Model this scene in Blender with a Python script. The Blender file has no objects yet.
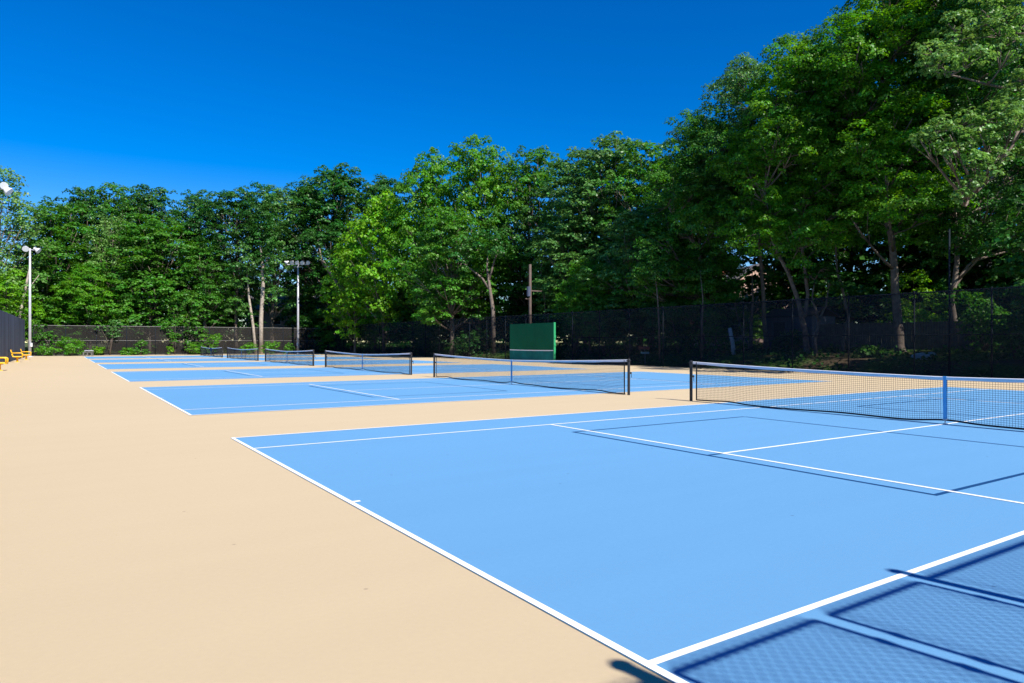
import bpy, bmesh, math, random
import numpy as np
from mathutils import Vector, Matrix, Quaternion
R = math.radians
scene = bpy.context.scene
COL = scene.collection

# ------------------------------------------------------------------ camera
CX, CY, CZ = -14.304, -6.588, 1.583
YAW = R(33.275); F = 693.2
cam = bpy.data.cameras.new('camera'); camo = bpy.data.objects.new('camera', cam); COL.objects.link(camo)
cam.sensor_width = 36.0; cam.lens = 36.0 * F / 1024.0
cam.clip_start = 0.05; cam.clip_end = 3000
camo.location = (CX, CY, CZ)
camo.rotation_euler = (R(90.056), 0, -YAW)
scene.camera = camo

def at(u, d):
    """ground position lying at depth d and bearing u (survey helper)"""
    k = (u - 512) / F
    return (CX + d * (math.sin(YAW) + k * math.cos(YAW)), CY + d * (math.cos(YAW) - k * math.sin(YAW)))
def zat(v, d): return CZ + (342.2 - v) / F * d

# ------------------------------------------------------------------ light
SUN_EL = R(43.0); SX, SY = 0.129, -0.9916
world = bpy.data.worlds.new('World'); scene.world = world; world.use_nodes = True
nt = world.node_tree; bg = nt.nodes['Background']
sky = nt.nodes.new('ShaderNodeTexSky'); sky.sky_type = 'NISHITA'; sky.sun_disc = False
sky.sun_elevation = SUN_EL; sky.sun_rotation = math.atan2(SX, SY)
sky.altitude = 300; sky.air_density = 1.0; sky.dust_density = 0.0; sky.ozone_density = 4.0
hsv = nt.nodes.new('ShaderNodeHueSaturation'); hsv.inputs['Saturation'].default_value = 1.52; hsv.inputs['Hue'].default_value = 0.514
nt.links.new(sky.outputs[0], hsv.inputs['Color']); nt.links.new(hsv.outputs[0], bg.inputs['Color'])
bg.inputs['Strength'].default_value = 0.086
sl = bpy.data.lights.new('sun', 'SUN'); sl.energy = 4.9; sl.angle = R(0.42); sl.color = (1.0, 0.95, 0.87)
so = bpy.data.objects.new('sun', sl); COL.objects.link(so)
sd = Vector((SX * math.cos(SUN_EL), SY * math.cos(SUN_EL), math.sin(SUN_EL)))
so.rotation_euler = sd.to_track_quat('Z', 'Y').to_euler(); so.location = (0, 0, 60)
vs = scene.view_settings
vs.view_transform = 'Standard'; vs.look = 'None'; vs.gamma = 1.0; vs.use_curve_mapping = False; vs.exposure = 0.85
scene.cycles.transparent_max_bounces = 24
scene.cycles.max_bounces = 6
scene.cycles.caustics_reflective = False; scene.cycles.caustics_refractive = False

# ------------------------------------------------------------------ materials
def newmat(name):
    m = bpy.data.materials.new(name); m.use_nodes = True
    n = m.node_tree.nodes; b = n['Principled BSDF']
    return m, m.node_tree, n, b
def mat(name, col, rough=0.6, metal=0.0, var=0.12, scale=6.0, bump=0.0, bscale=80.0, spec=0.4, detail=6, var2=0.0, scale2=0.4):
    """base colour varied by two scales of noise, optional bump"""
    m, t, n, b = newmat(name)
    tc = n.new('ShaderNodeTexCoord')
    ns = n.new('ShaderNodeTexNoise'); ns.inputs['Scale'].default_value = scale; ns.inputs['Detail'].default_value = detail
    t.links.new(tc.outputs['Object'], ns.inputs['Vector'])
    mp = n.new('ShaderNodeMapRange'); mp.inputs[1].default_value = 0.25; mp.inputs[2].default_value = 0.75
    mp.inputs[3].default_value = 1 - var; mp.inputs[4].default_value = 1 + var
    t.links.new(ns.outputs['Fac'], mp.inputs[0])
    last = mp.outputs[0]
    if var2:
        n2 = n.new('ShaderNodeTexNoise'); n2.inputs['Scale'].default_value = scale2; n2.inputs['Detail'].default_value = 4
        t.links.new(tc.outputs['Object'], n2.inputs['Vector'])
        m2 = n.new('ShaderNodeMapRange'); m2.inputs[1].default_value = 0.3; m2.inputs[2].default_value = 0.7
        m2.inputs[3].default_value = 1 - var2; m2.inputs[4].default_value = 1 + var2
        t.links.new(n2.outputs['Fac'], m2.inputs[0])
        mm = n.new('ShaderNodeMath'); mm.operation = 'MULTIPLY'
        t.links.new(last, mm.inputs[0]); t.links.new(m2.outputs[0], mm.inputs[1]); last = mm.outputs[0]
    vm = n.new('ShaderNodeVectorMath'); vm.operation = 'SCALE'; vm.inputs[0].default_value = col[:3]
    t.links.new(last, vm.inputs['Scale']); t.links.new(vm.outputs[0], b.inputs['Base Color'])
    b.inputs['Roughness'].default_value = rough; b.inputs['Metallic'].default_value = metal
    b.inputs['Specular IOR Level'].default_value = spec
    if bump:
        nb = n.new('ShaderNodeTexNoise'); nb.inputs['Scale'].default_value = bscale; nb.inputs['Detail'].default_value = 5
        t.links.new(tc.outputs['Object'], nb.inputs['Vector'])
        bp = n.new('ShaderNodeBump'); bp.inputs['Strength'].default_value = bump; bp.inputs['Distance'].default_value = 0.01
        t.links.new(nb.outputs['Fac'], bp.inputs['Height']); t.links.new(bp.outputs[0], b.inputs['Normal'])
    return m

def court_mat(name, col, speck):
    m = mat(name, col, rough=0.75, var=0.022, scale=26, bump=0.5, bscale=420, spec=0.25, var2=0.022, scale2=0.09, detail=9)
    t = m.node_tree; n = t.nodes; b = n['Principled BSDF']
    old = b.inputs['Base Color'].links[0].from_socket
    tc = n.new('ShaderNodeTexCoord')
    # tiny scuffs and dropped specks
    vo = n.new('ShaderNodeTexVoronoi'); vo.inputs['Scale'].default_value = 0.5; vo.voronoi_dimensions = '2D'
    t.links.new(tc.outputs['Object'], vo.inputs['Vector'])
    cmp_ = n.new('ShaderNodeMapRange'); cmp_.inputs[1].default_value = 0.004; cmp_.inputs[2].default_value = 0.010
    cmp_.inputs[3].default_value = 0.55; cmp_.inputs[4].default_value = 0.0
    t.links.new(vo.outputs['Distance'], cmp_.inputs[0])
    mx = n.new('ShaderNodeMixRGB'); mx.inputs['Color2'].default_value = (*speck, 1)
    t.links.new(cmp_.outputs[0], mx.inputs['Fac']); t.links.new(old, mx.inputs['Color1'])
    # long faint squeegee streaks of the acrylic coating
    mpg = n.new('ShaderNodeMapping'); mpg.inputs['Scale'].default_value = (0.25, 2.2, 1)
    t.links.new(tc.outputs['Object'], mpg.inputs['Vector'])
    nz = n.new('ShaderNodeTexNoise'); nz.inputs['Scale'].default_value = 1.0; nz.inputs['Detail'].default_value = 5
    t.links.new(mpg.outputs[0], nz.inputs['Vector'])
    mr = n.new('ShaderNodeMapRange'); mr.inputs[1].default_value = .3; mr.inputs[2].default_value = .7; mr.inputs[3].default_value = .985; mr.inputs[4].default_value = 1.012
    t.links.new(nz.outputs['Fac'], mr.inputs[0])
    vm = n.new('ShaderNodeVectorMath'); vm.operation = 'SCALE'
    t.links.new(mx.outputs[0], vm.inputs[0]); t.links.new(mr.outputs[0], vm.inputs['Scale'])
    t.links.new(vm.outputs[0], b.inputs['Base Color'])
    return m

def leaf_mat(name, col, trans=0.35, gloss=0.42, var=0.45):
    m, t, n, b = newmat(name)
    ca = n.new('ShaderNodeVertexColor'); ca.layer_name = 'tint'
    oi = n.new('ShaderNodeObjectInfo')
    hs = n.new('ShaderNodeHueSaturation'); hs.inputs['Color'].default_value = (*col, 1)
    sep = n.new('ShaderNodeSeparateColor'); t.links.new(ca.outputs['Color'], sep.inputs[0])
    mr = n.new('ShaderNodeMapRange'); mr.inputs[3].default_value = 1 - var; mr.inputs[4].default_value = 1 + var
    t.links.new(sep.outputs[0], mr.inputs[0]); t.links.new(mr.outputs[0], hs.inputs['Value'])
    mh = n.new('ShaderNodeMapRange'); mh.inputs[3].default_value = 0.478; mh.inputs[4].default_value = 0.526
    t.links.new(sep.outputs[1], mh.inputs[0]); t.links.new(mh.outputs[0], hs.inputs['Hue'])
    b.inputs['Roughness'].default_value = gloss; b.inputs['Specular IOR Level'].default_value = 0.32
    t.links.new(hs.outputs[0], b.inputs['Base Color'])
    tr = n.new('ShaderNodeBsdfTranslucent')
    h2 = n.new('ShaderNodeHueSaturation'); h2.inputs['Hue'].default_value = 0.485; h2.inputs['Saturation'].default_value = 1.1; h2.inputs['Value'].default_value = 1.5
    t.links.new(hs.outputs[0], h2.inputs['Color']); t.links.new(h2.outputs[0], tr.inputs['Color'])
    mx = n.new('ShaderNodeMixShader'); mx.inputs[0].default_value = trans
    t.links.new(b.outputs[0], mx.inputs[1]); t.links.new(tr.outputs[0], mx.inputs[2])
    t.links.new(mx.outputs[0], n['Material Output'].inputs['Surface'])
    return m

def screen_mat(name, col, cover, fold_shade=0.0):
    """woven windscreen cloth: part cloth, part open holes"""
    m, t, n, b = newmat(name)
    tc = n.new('ShaderNodeTexCoord')
    nz = n.new('ShaderNodeTexNoise'); nz.inputs['Scale'].default_value = 0.5; nz.inputs['Detail'].default_value = 5
    mp = n.new('ShaderNodeMapping'); mp.inputs['Scale'].default_value = (1, 1, 0.15) if fold_shade else (1, 1, 1)
    t.links.new(tc.outputs['Object'], mp.inputs['Vector']); t.links.new(mp.outputs[0], nz.inputs['Vector'])
    mr = n.new('ShaderNodeMapRange'); mr.inputs[1].default_value = .3; mr.inputs[2].default_value = .7
    mr.inputs[3].default_value = 1 - .25 - fold_shade * .3; mr.inputs[4].default_value = 1.25 + fold_shade * .5  # light and shade of cloth creases put into the colour as upright streaks
    t.links.new(nz.outputs['Fac'], mr.inputs[0])
    vm = n.new('ShaderNodeVectorMath'); vm.operation = 'SCALE'; vm.inputs[0].default_value = col
    t.links.new(mr.outputs[0], vm.inputs['Scale']); t.links.new(vm.outputs[0], b.inputs['Base Color'])
    b.inputs['Roughness'].default_value = 0.85; b.inputs['Specular IOR Level'].default_value = 0.15
    tr = n.new('ShaderNodeBsdfTransparent')
    mx = n.new('ShaderNodeMixShader'); mx.inputs[0].default_value = cover
    t.links.new(tr.outputs[0], mx.inputs[1]); t.links.new(b.outputs[0], mx.inputs[2])
    t.links.new(mx.outputs[0], n['Material Output'].inputs['Surface'])
    return m

M = {}
M['beige'] = court_mat('beige_acrylic', (0.510, 0.404, 0.260), (0.22, 0.17, 0.12))
M['blue'] = court_mat('blue_acrylic', (0.110, 0.284, 0.50), (0.03, 0.07, 0.16))
M['white_line'] = mat('white_line_paint', (0.80, 0.80, 0.79), rough=0.7, var=0.05, scale=9, bump=0.3, bscale=260, spec=.2)
M['dark_line'] = mat('dark_blue_line_paint', (0.004, 0.05, 0.16), rough=0.7, var=0.1, scale=9, bump=0.3, bscale=260, spec=.2)
M['grass'] = mat('rough_grass', (0.05, 0.075, 0.02), rough=0.9, var=0.4, scale=3, bump=0.8, bscale=30, spec=.1, var2=.4, scale2=.3)
M['dirt'] = mat('woodland_soil', (0.055, 0.045, 0.028), rough=0.95, var=0.45, scale=2.2, bump=0.9, bscale=18, spec=.1, var2=.45, scale2=.35)
M['black_metal'] = mat('black_painted_steel', (0.018, 0.018, 0.02), rough=0.4, var=.15, scale=12)
M['rail_metal'] = mat('weathered_rail_pipe', (0.17, 0.165, 0.16), rough=0.6, metal=0.2, var=.2, scale=3)
M['dark_pipe'] = mat('dark_coated_pipe', (0.008, 0.013, 0.020), rough=0.75, spec=.15, var=.15, scale=4)
M['galv'] = mat('galvanised_steel', (0.46, 0.46, 0.50), rough=0.55, metal=0.25, var=.14, scale=3, var2=.08, scale2=1)
M['fence_metal'] = mat('dull_fence_pipe', (0.11, 0.13, 0.17), rough=0.55, metal=0.3, var=.15, scale=4)
M['net_cord'] = mat('black_net_cord', (0.012, 0.014, 0.02), rough=0.8, var=.1)
M['net_band'] = mat('white_net_band', (0.74, 0.75, 0.78), rough=0.8, var=.05, scale=4, bump=.3, bscale=40)
M['strap'] = mat('blue_net_strap', (0.13, 0.42, 0.72), rough=0.8, var=.08)
M['yellow'] = mat('yellow_plastic', (0.78, 0.43, 0.012), rough=0.42, var=.08, scale=9)
M['bark'] = mat('grey_brown_bark', (0.15, 0.12, 0.10), rough=0.95, var=.4, scale=5, bump=1.0, bscale=22, spec=.1, var2=.25, scale2=1.2)
M['bark_pale'] = mat('pale_bark', (0.30, 0.255, 0.21), rough=0.9, var=.3, scale=4, bump=.9, bscale=20, spec=.1, var2=.25, scale2=1.)
M['wood'] = mat('weathered_boards', (0.12, 0.10, 0.085), rough=0.9, var=.35, scale=3, bump=.6, bscale=30, spec=.1)
M['pole_wood'] = mat('brown_pole_timber', (0.09, 0.065, 0.055), rough=0.85, var=.2, scale=4, bump=.5, bscale=40)
M['shed'] = mat('slate_blue_cladding', (0.055, 0.07, 0.11), rough=0.8, var=.15, scale=2)
M['shed_roof'] = mat('dark_felt_roof', (0.03, 0.03, 0.035), rough=0.9)
M['stone'] = mat('pale_rock', (0.42, 0.47, 0.50), rough=0.9, var=.25, scale=4, bump=.8, bscale=12)
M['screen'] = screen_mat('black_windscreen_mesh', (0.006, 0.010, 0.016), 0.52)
M['screen_near'] = screen_mat('windscreen_mesh_fabric', (0.02, 0.025, 0.03), 0.14)
M['screen_brown'] = screen_mat('faded_windscreen_mesh', (0.020, 0.018, 0.017), 0.72)
M['screen_dense'] = screen_mat('dense_navy_windscreen', (0.055, 0.068, 0.105), 0.985, fold_shade=1.0)
M['green_board'] = mat('green_painted_plywood', (0.001, 0.095, 0.043), rough=0.7, spec=.12, var=.12, scale=1.2, var2=.1, scale2=.5)
M['green_edge'] = mat('sunlit_green_paint', (0.02, 0.26, 0.10), rough=0.5, var=.1)  # board green made lighter: sunlight on the edge is put into the colour
M['teal_board'] = mat('worn_teal_paint', (0.008, 0.14, 0.13), rough=0.8, spec=.12, var=.25, scale=1.5)
M['lamp_glass'] = mat('lamp_glass', (0.6, 0.62, 0.66), rough=0.12, var=.03)
M['lamp_shell'] = mat('lamp_shell_paint', (0.6, 0.6, 0.62), rough=0.4, var=.05)
M['house_wall'] = mat('pink_beige_render', (0.52, 0.36, 0.29), rough=0.9, var=.08, scale=2)
M['brick'] = mat('red_brick', (0.33, 0.10, 0.06), rough=0.9, var=.2, scale=6)
M['roof'] = mat('grey_shingle', (0.13, 0.12, 0.12), rough=0.9, var=.2, scale=5)
M['glass'] = mat('dark_window_glass', (0.02, 0.025, 0.03), rough=0.08, var=.02)
M['trim'] = mat('white_trim', (0.6, 0.6, 0.58), rough=0.6, var=.04)
M['towel'] = mat('navy_cloth', (0.01, 0.03, 0.13), rough=0.9, var=.1)
M['sign_blue'] = mat('pale_blue_plate', (0.12, 0.32, 0.42), rough=0.5, var=.1)
M['sign_red'] = mat('faded_red_plate', (0.14, 0.05, 0.045), rough=0.6, var=.1)
L = dict(
 dark=leaf_mat('dark_green_leaves', (0.032, 0.118, 0.017), .34),
 mid=leaf_mat('mid_green_leaves', (0.060, 0.190, 0.018), .38),
 fresh=leaf_mat('fresh_green_leaves', (0.082, 0.245, 0.014), .42),
 lime=leaf_mat('lime_green_leaves', (0.125, 0.31, 0.012), .45),
 grey=leaf_mat('grey_green_leaves', (0.078, 0.20, 0.042), .34, .36),
 pale=leaf_mat('pale_green_leaves', (0.125, 0.25, 0.055), .36, .40),
)

# ------------------------------------------------------------------ mesh helpers
class MB:
    def __init__(s): s.v = []; s.f = []; s.mi = []
    def box(s, x0, x1, y0, y1, z0, z1, mi=0):
        b = len(s.v)
        s.v += [(x0,y0,z0),(x1,y0,z0),(x1,y1,z0),(x0,y1,z0),(x0,y0,z1),(x1,y0,z1),(x1,y1,z1),(x0,y1,z1)]
        for q in ((0,3,2,1),(4,5,6,7),(0,1,5,4),(1,2,6,5),(2,3,7,6),(3,0,4,7)):
            s.f.append(tuple(b+i for i in q)); s.mi.append(mi)
        return s
    def quad(s, a, b_, c, d, mi=0):
        b = len(s.v); s.v += [a, b_, c, d]; s.f.append((b, b+1, b+2, b+3)); s.mi.append(mi); return s
    def tube(s, path, rad, n=8, caps=True, mi=0):
        path = [Vector(p) for p in path]
        if not hasattr(rad, '__len__'): rad = [rad] * len(path)
        b = len(s.v); ref = None
        for i, p in enumerate(path):
            t = (path[min(i+1, len(path)-1)] - path[max(i-1, 0)]).normalized()
            if ref is None:
                ref = t.cross(Vector((0, 0, 1)))
                if ref.length < .1: ref = t.cross(Vector((1, 0, 0)))
                ref.normalize()
            ref = (ref - t * ref.dot(t)).normalized(); o = t.cross(ref)
            for j in range(n):
                a = 2 * math.pi * j / n
                s.v.append(tuple(p + (ref * math.cos(a) + o * math.sin(a)) * rad[i]))
        for i in range(len(path) - 1):
            for j in range(n):
                k = (j + 1) % n
                s.f.append((b+i*n+j, b+i*n+k, b+(i+1)*n+k, b+(i+1)*n+j)); s.mi.append(mi)
        if caps:
            s.f.append(tuple(b + j for j in reversed(range(n)))); s.mi.append(mi)
            e = b + (len(path)-1)*n
            s.f.append(tuple(e + j for j in range(n))); s.mi.append(mi)
        return s
    def dome(s, c, r, sq=(1,1,1), n=12, m=8, full=True, mi=0, jitter=0, rnd=None):
        b = len(s.v); m0 = m if full else m // 2
        for i in range(m0 + 1):
            th = math.pi * i / m
            for j in range(n):
                ph = 2 * math.pi * j / n
                q = 1 + (rnd.uniform(-jitter, jitter) if rnd else 0)
                s.v.append((c[0] + r*sq[0]*q*math.sin(th)*math.cos(ph), c[1] + r*sq[1]*q*math.sin(th)*math.sin(ph), c[2] + r*sq[2]*q*math.cos(th)))
        for i in range(m0):
            for j in range(n):
                k = (j+1) % n
                s.f.append((b+i*n+j, b+(i+1)*n+j, b+(i+1)*n+k, b+i*n+k)); s.mi.append(mi)
        return s
    def build(s, name, mats, parent=None, smooth=False, bevel=0):
        me = bpy.data.meshes.new(name); me.from_pydata(s.v, [], s.f)
        for m in (mats if isinstance(mats, (list, tuple)) else [mats]): me.materials.append(m)
        me.polygons.foreach_set('material_index', s.mi)
        if smooth: me.polygons.foreach_set('use_smooth', [True]*len(s.f))
        me.validate(); me.update()
        o = bpy.data.objects.new(name, me); COL.objects.link(o)
        if parent: o.parent = parent
        if bevel:
            md = o.modifiers.new('bevel', 'BEVEL'); md.width = bevel; md.segments = 2; md.limit_method = 'ANGLE'
        return o
def tag(o, label=None, cat=None, group=None, kind=None):
    if label: o['label'] = label
    if cat: o['category'] = cat
    if group: o['group'] = group
    if kind: o['kind'] = kind
    return o
def empty(name, loc, label, cat, group=None, rz=0):
    o = bpy.data.objects.new(name, None); o.empty_display_size = .2; COL.objects.link(o)
    o.location = loc; o.rotation_euler.z = rz
    return tag(o, label, cat, group)
def copy_tree(o, parent=None):
    c = o.copy(); COL.objects.link(c)
    if parent: c.parent = parent
    for ch in list(o.children): copy_tree(ch, c)
    return c

# ------------------------------------------------------------------ ground
def gz(x, y):
    """height of the ground: flat courts, a bank behind the right fence and a slight rise behind the back fence"""
    def ss(a, b, t):
        t = min(1, max(0, (t-a)/(b-a))); return t*t*(3-2*t)
    h = 0.72 * ss(18.8, 22.0, x) + 0.45 * ss(22, 29, x)
    hb = 0.35 * ss(91, 95, y) + .4 * ss(95, 108, y)
    h = max(h, hb)
    if x > 19 or y > 91:
        h += 0.05 * math.sin(x*1.7 + y*.9) * math.sin(y*1.3 - x*.6) * min(1, h*2)
    return h - 0.02
g = MB()
xs = [-1500, -600, -250, -120, -60, -40, -30, -24] + [ -20 + i*2 for i in range(19)] + [17.6, 18.4] + [18.8 + .8*i for i in range(16)] + [33, 36, 40, 46, 55, 70, 100, 160, 300, 700, 1500]
ys = [-1500, -600, -200, -80, -40, -25, -15, -11] + [-9 + 2.5*i for i in range(40)] + [91.2, 92, 93, 94, 95, 96.5, 98, 100, 103, 106, 110, 116, 125, 140, 170, 250, 500, 1500]
xs = sorted(set(xs)); ys = sorted(set(ys))
for y in ys:
    for x in xs: g.v.append((x, y, gz(x, y)))
nx = len(xs)
for j in range(len(ys)-1):
    for i in range(nx-1):
        g.f.append((j*nx+i, j*nx+i+1, (j+1)*nx+i+1, (j+1)*nx+i)); g.mi.append(0)
gm = M['dirt']
# soil under the trees, rough grass further out
m, t, n, b = newmat('ground_mix')
tc = n.new('ShaderNodeTexCoord')
nz = n.new('ShaderNodeTexNoise'); nz.inputs['Scale'].default_value = .35; nz.inputs['Detail'].default_value = 8
t.links.new(tc.outputs['Object'], nz.inputs['Vector'])
cr = n.new('ShaderNodeValToRGB'); cr.color_ramp.elements[0].position = .38; cr.color_ramp.elements[0].color = (.085, .062, .038, 1)
cr.color_ramp.elements[1].position = .58; cr.color_ramp.elements[1].color = (.06, .115, .022, 1)
t.links.new(nz.outputs['Fac'], cr.inputs[0])
n2 = n.new('ShaderNodeTexNoise'); n2.inputs['Scale'].default_value = 9; n2.inputs['Detail'].default_value = 6
t.links.new(tc.outputs['Object'], n2.inputs['Vector'])
mr = n.new('ShaderNodeMapRange'); mr.inputs[1].default_value = .3; mr.inputs[2].default_value = .7; mr.inputs[3].default_value = .5; mr.inputs[4].default_value = 1.5
t.links.new(n2.outputs['Fac'], mr.inputs[0])
vm = n.new('ShaderNodeVectorMath'); vm.operation = 'SCALE'; t.links.new(cr.outputs[0], vm.inputs[0]); t.links.new(mr.outputs[0], vm.inputs['Scale'])
t.links.new(vm.outputs[0], b.inputs['Base Color']); b.inputs['Roughness'].default_value = .95; b.inputs['Specular IOR Level'].default_value = .1
bp = n.new('ShaderNodeBump'); bp.inputs['Strength'].default_value = .8; bp.inputs['Distance'].default_value = .06; t.links.new(n2.outputs['Fac'], bp.inputs['Height']); t.links.new(bp.outputs[0], b.inputs['Normal'])
tag(g.build('ground', m, smooth=True), kind='structure')

# acrylic slab (beige) sits just above the soil, the blue courts above it, paint above them
s = MB(); s.box(-20.2, 18.7, -9.4, 90.3, -0.15, 0.0)
tag(s.build('beige_court_surround', M['beige']), kind='structure')
PITCH = 15.24; HL = 11.885; HW = 5.485
for i in range(6):
    y = PITCH * i
    s = MB(); s.quad((-HL-.03, y-HW-.03, .004), (HL+.03, y-HW-.03, .004), (HL+.03, y+HW+.03, .004), (-HL-.03, y+HW+.03, .004))
    o = s.build('blue_court', M['blue']); tag(o, kind='structure')
def seg(mb, x0, x1, y0, y1, z): mb.quad((x0, y0, z), (x1, y0, z), (x1, y1, z), (x0, y1, z))
W = .026
wl = MB(); dl = MB()
for i in range(6):
    y = PITCH * i; z = .008; W = .026
    for sx in (-1, 1):
        seg(wl, sx*HL-W, sx*HL+W, y-HW-W, y+HW+W, z)
    for q in (-HW, -4.115, 4.115, HW):
        seg(wl, -HL+W, HL-W, y+q-W, y+q+W, z)
    for sx in (-1, 1):
        seg(wl, sx*6.4-W, sx*6.4+W, y-4.115+W, y+4.115-W, z)
        a, b_ = sorted((sx*(HL-W), sx*(HL-.10))); seg(wl, a, b_, y-W, y+W, z)
    seg(wl, -6.4+W, 6.4-W, y-W, y+W, z)
    z = .006; W = .030
    for sx in (-1, 1):
        seg(dl, sx*6.72-W, sx*6.72+W, y-3.0-W, y+3.0+W, z)
        seg(dl, sx*2.13-W, sx*2.13+W, y-3.0+W, y+3.0-W, z)
        a, b_ = sorted((sx*(6.72-W), sx*2.13)); 
        seg(dl, a, b_, y-3.0-W, y-3.0+W, z); seg(dl, a, b_, y+3.0-W, y+3.0+W, z)
        a, b_ = sorted((sx*(6.72-W), sx*(6.4+W))); seg(dl, a, b_, y-W, y+W, z)
tag(wl.build('white_court_lines', M['white_line']), kind='structure')
tag(dl.build('dark_blue_court_lines', M['dark_line']), kind='structure')

# ------------------------------------------------------------------ tennis nets
NET_G = 'nets across the row of courts'
def make_net():
    root = empty('tennis_net', (0, 0, 0), 'x', 'tennis net', NET_G)
    PY = 6.40
    for s_ in (-1, 1):
        p = MB(); p.tube([(0, s_*PY, 0), (0, s_*PY, 1.07)], .042, 12)
        p.dome((0, s_*PY, 1.07), .042, (1, 1, .5), full=False)
        p.box(-.035, .035, s_*PY-.06, s_*PY+.06, 1.015, 1.045)
        post = p.build('post', M['black_metal'], root, smooth=False)
        r = MB(); r.tube([(0, s_*(PY-.19), .03), (0, s_*(PY-.19), 1.05)], .018, 8)
        r.build('lacing_rod', M['black_metal'], root)
        c = MB(); c.tube([(.04, s_*PY, .66), (.10, s_*PY, .66)], .03, 10); c.tube([(.10, s_*PY, .66), (.11, s_*PY, .52)], .009, 6)
        c.build('crank', M['black_metal'], post)
    def top(y): t_ = abs(y)/PY; return .914 + (1.06-.914) * (.35*t_ + .65*t_*t_)
    rn = random.Random(5)
    ph = [rn.uniform(0, 6) for _ in range(6)]
    def bot(y):
        a = abs(y)
        base = .035 + .055*math.exp(-(y/.5)**2)
        return base + .012*math.sin(y*1.9+ph[0]) + .02*max(0, math.sin(y*3.1+ph[1]))*(a > 3.5)
    def xo(y, f):  # slight billow out of plane
        return .03*math.sin(y*1.1+1)*(1-f) + .012*math.sin(y*3.7)*(1-f)
    n = MB(); Y1 = PY-.19; cw = .0029
    N = int(2*Y1/.045); rows = 21
    for i in range(N+1):
        y = -Y1 + 2*Y1*i/N
        z0, z1 = bot(y), top(y)-.03
        for (fa, fb) in ((0, .5), (.5, 1)):
            za, zb = z0+(z1-z0)*fa, z0+(z1-z0)*fb
            xa, xb = xo(y, fa), xo(y, fb)
            n.tube([(xa, y, za), (xb, y, zb)], cw, 3, caps=False)
    K = 90
    for r in range(1, rows):
        f = r/rows
        path = []
        for k in range(K+1):
            y = -Y1 + 2*Y1*k/K
            z0, z1 = bot(y), top(y)-.03
            path.append((xo(y, f), y, z0+(z1-z0)*f))
        n.tube(path, cw, 3, caps=False)
    n.build('net_mesh', M['net_cord'], root)
    K = 80
    b_ = MB()
    for k in range(K+1):
        y = -Y1-.12 + 2*(Y1+.12)*k/K; z = top(y); t_ = .012 + .002*math.sin(y*9); h = .062+.004*math.sin(y*5)
        b_.v += [(-t_, y, z-h), (t_, y, z-h), (t_*.9, y, z-.004), (0, y, z+.006), (-t_*.9, y, z-.004)]
    for k in range(K):
        for j in range(5):
            a = k*5+j; c = k*5+(j+1) % 5; b_.f.append((a, c, c+5, a+5)); b_.mi.append(0)
    b_.f.append((0, 1, 2, 3, 4)); b_.mi.append(0); b_.f.append(tuple(K*5+j for j in (4, 3, 2, 1, 0))); b_.mi.append(0)
    b_.build('top_band', M['net_band'], root)
    for s_ in (-1, 1):
        cb = MB(); cb.tube([(0, s_*(Y1+.10), 1.045), (0, s_*(PY+.03), 1.055)], .008, 6)
        cb.build('headline_cable', M['black_metal'], root)
    hm = MB(); hm.tube([(xo(-Y1+2*Y1*k/120, 0), -Y1+2*Y1*k/120, bot(-Y1+2*Y1*k/120)) for k in range(121)], .019, 6)
    hm.build('bottom_hem', M['net_cord'], root)
    st = MB(); st.box(-.016, -.0135, -.03, .03, .10, .92); st.box(.0135, .016, -.03, .03, .10, .92); st.box(-.016, .016, -.03, .03, .922, .926)
    st.build('centre_strap', M['strap'], root)
    an = MB(); an.tube([(0, 0, 0), (0, 0, .10)], .010, 8); an.box(-.02, .02, -.035, .035, .085, .11); an.box(-.04, .04, -.04, .04, .008, .016)
    an.build('strap_anchor', M['galv'], root)
    return root
net = make_net()
NET_LAB = ['nearest tennis net, running out of the right edge of the photo',
 'second tennis net from the camera, in front of the green practice board',
 'third tennis net from the camera, its nearer post left of the wide second net',
 'fourth tennis net from the camera, standing in front of the lamp pole with a crossarm',
 'fifth tennis net from the camera, small and low before two pale tree trunks',
 'farthest and smallest tennis net, with a navy cloth hung over its middle']
for i in range(6):
    o = net if i == 0 else copy_tree(net)
    o.location = (0, PITCH*i, 0); o['label'] = NET_LAB[i]
# cloth over the far net
c = MB(); zc = .93; yy = PITCH*5
c.box(-.035, -.02, yy-.45, yy+.28, .60, zc+.01); c.box(.02, .035, yy-.40, yy+.30, .66, zc+.01); c.box(-.035, .035, yy-.45, yy+.28, zc+.01, zc+.025)
tag(c.build('draped_cloth', M['towel']), 'navy cloth draped over the middle of the farthest net', 'cloth')

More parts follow.
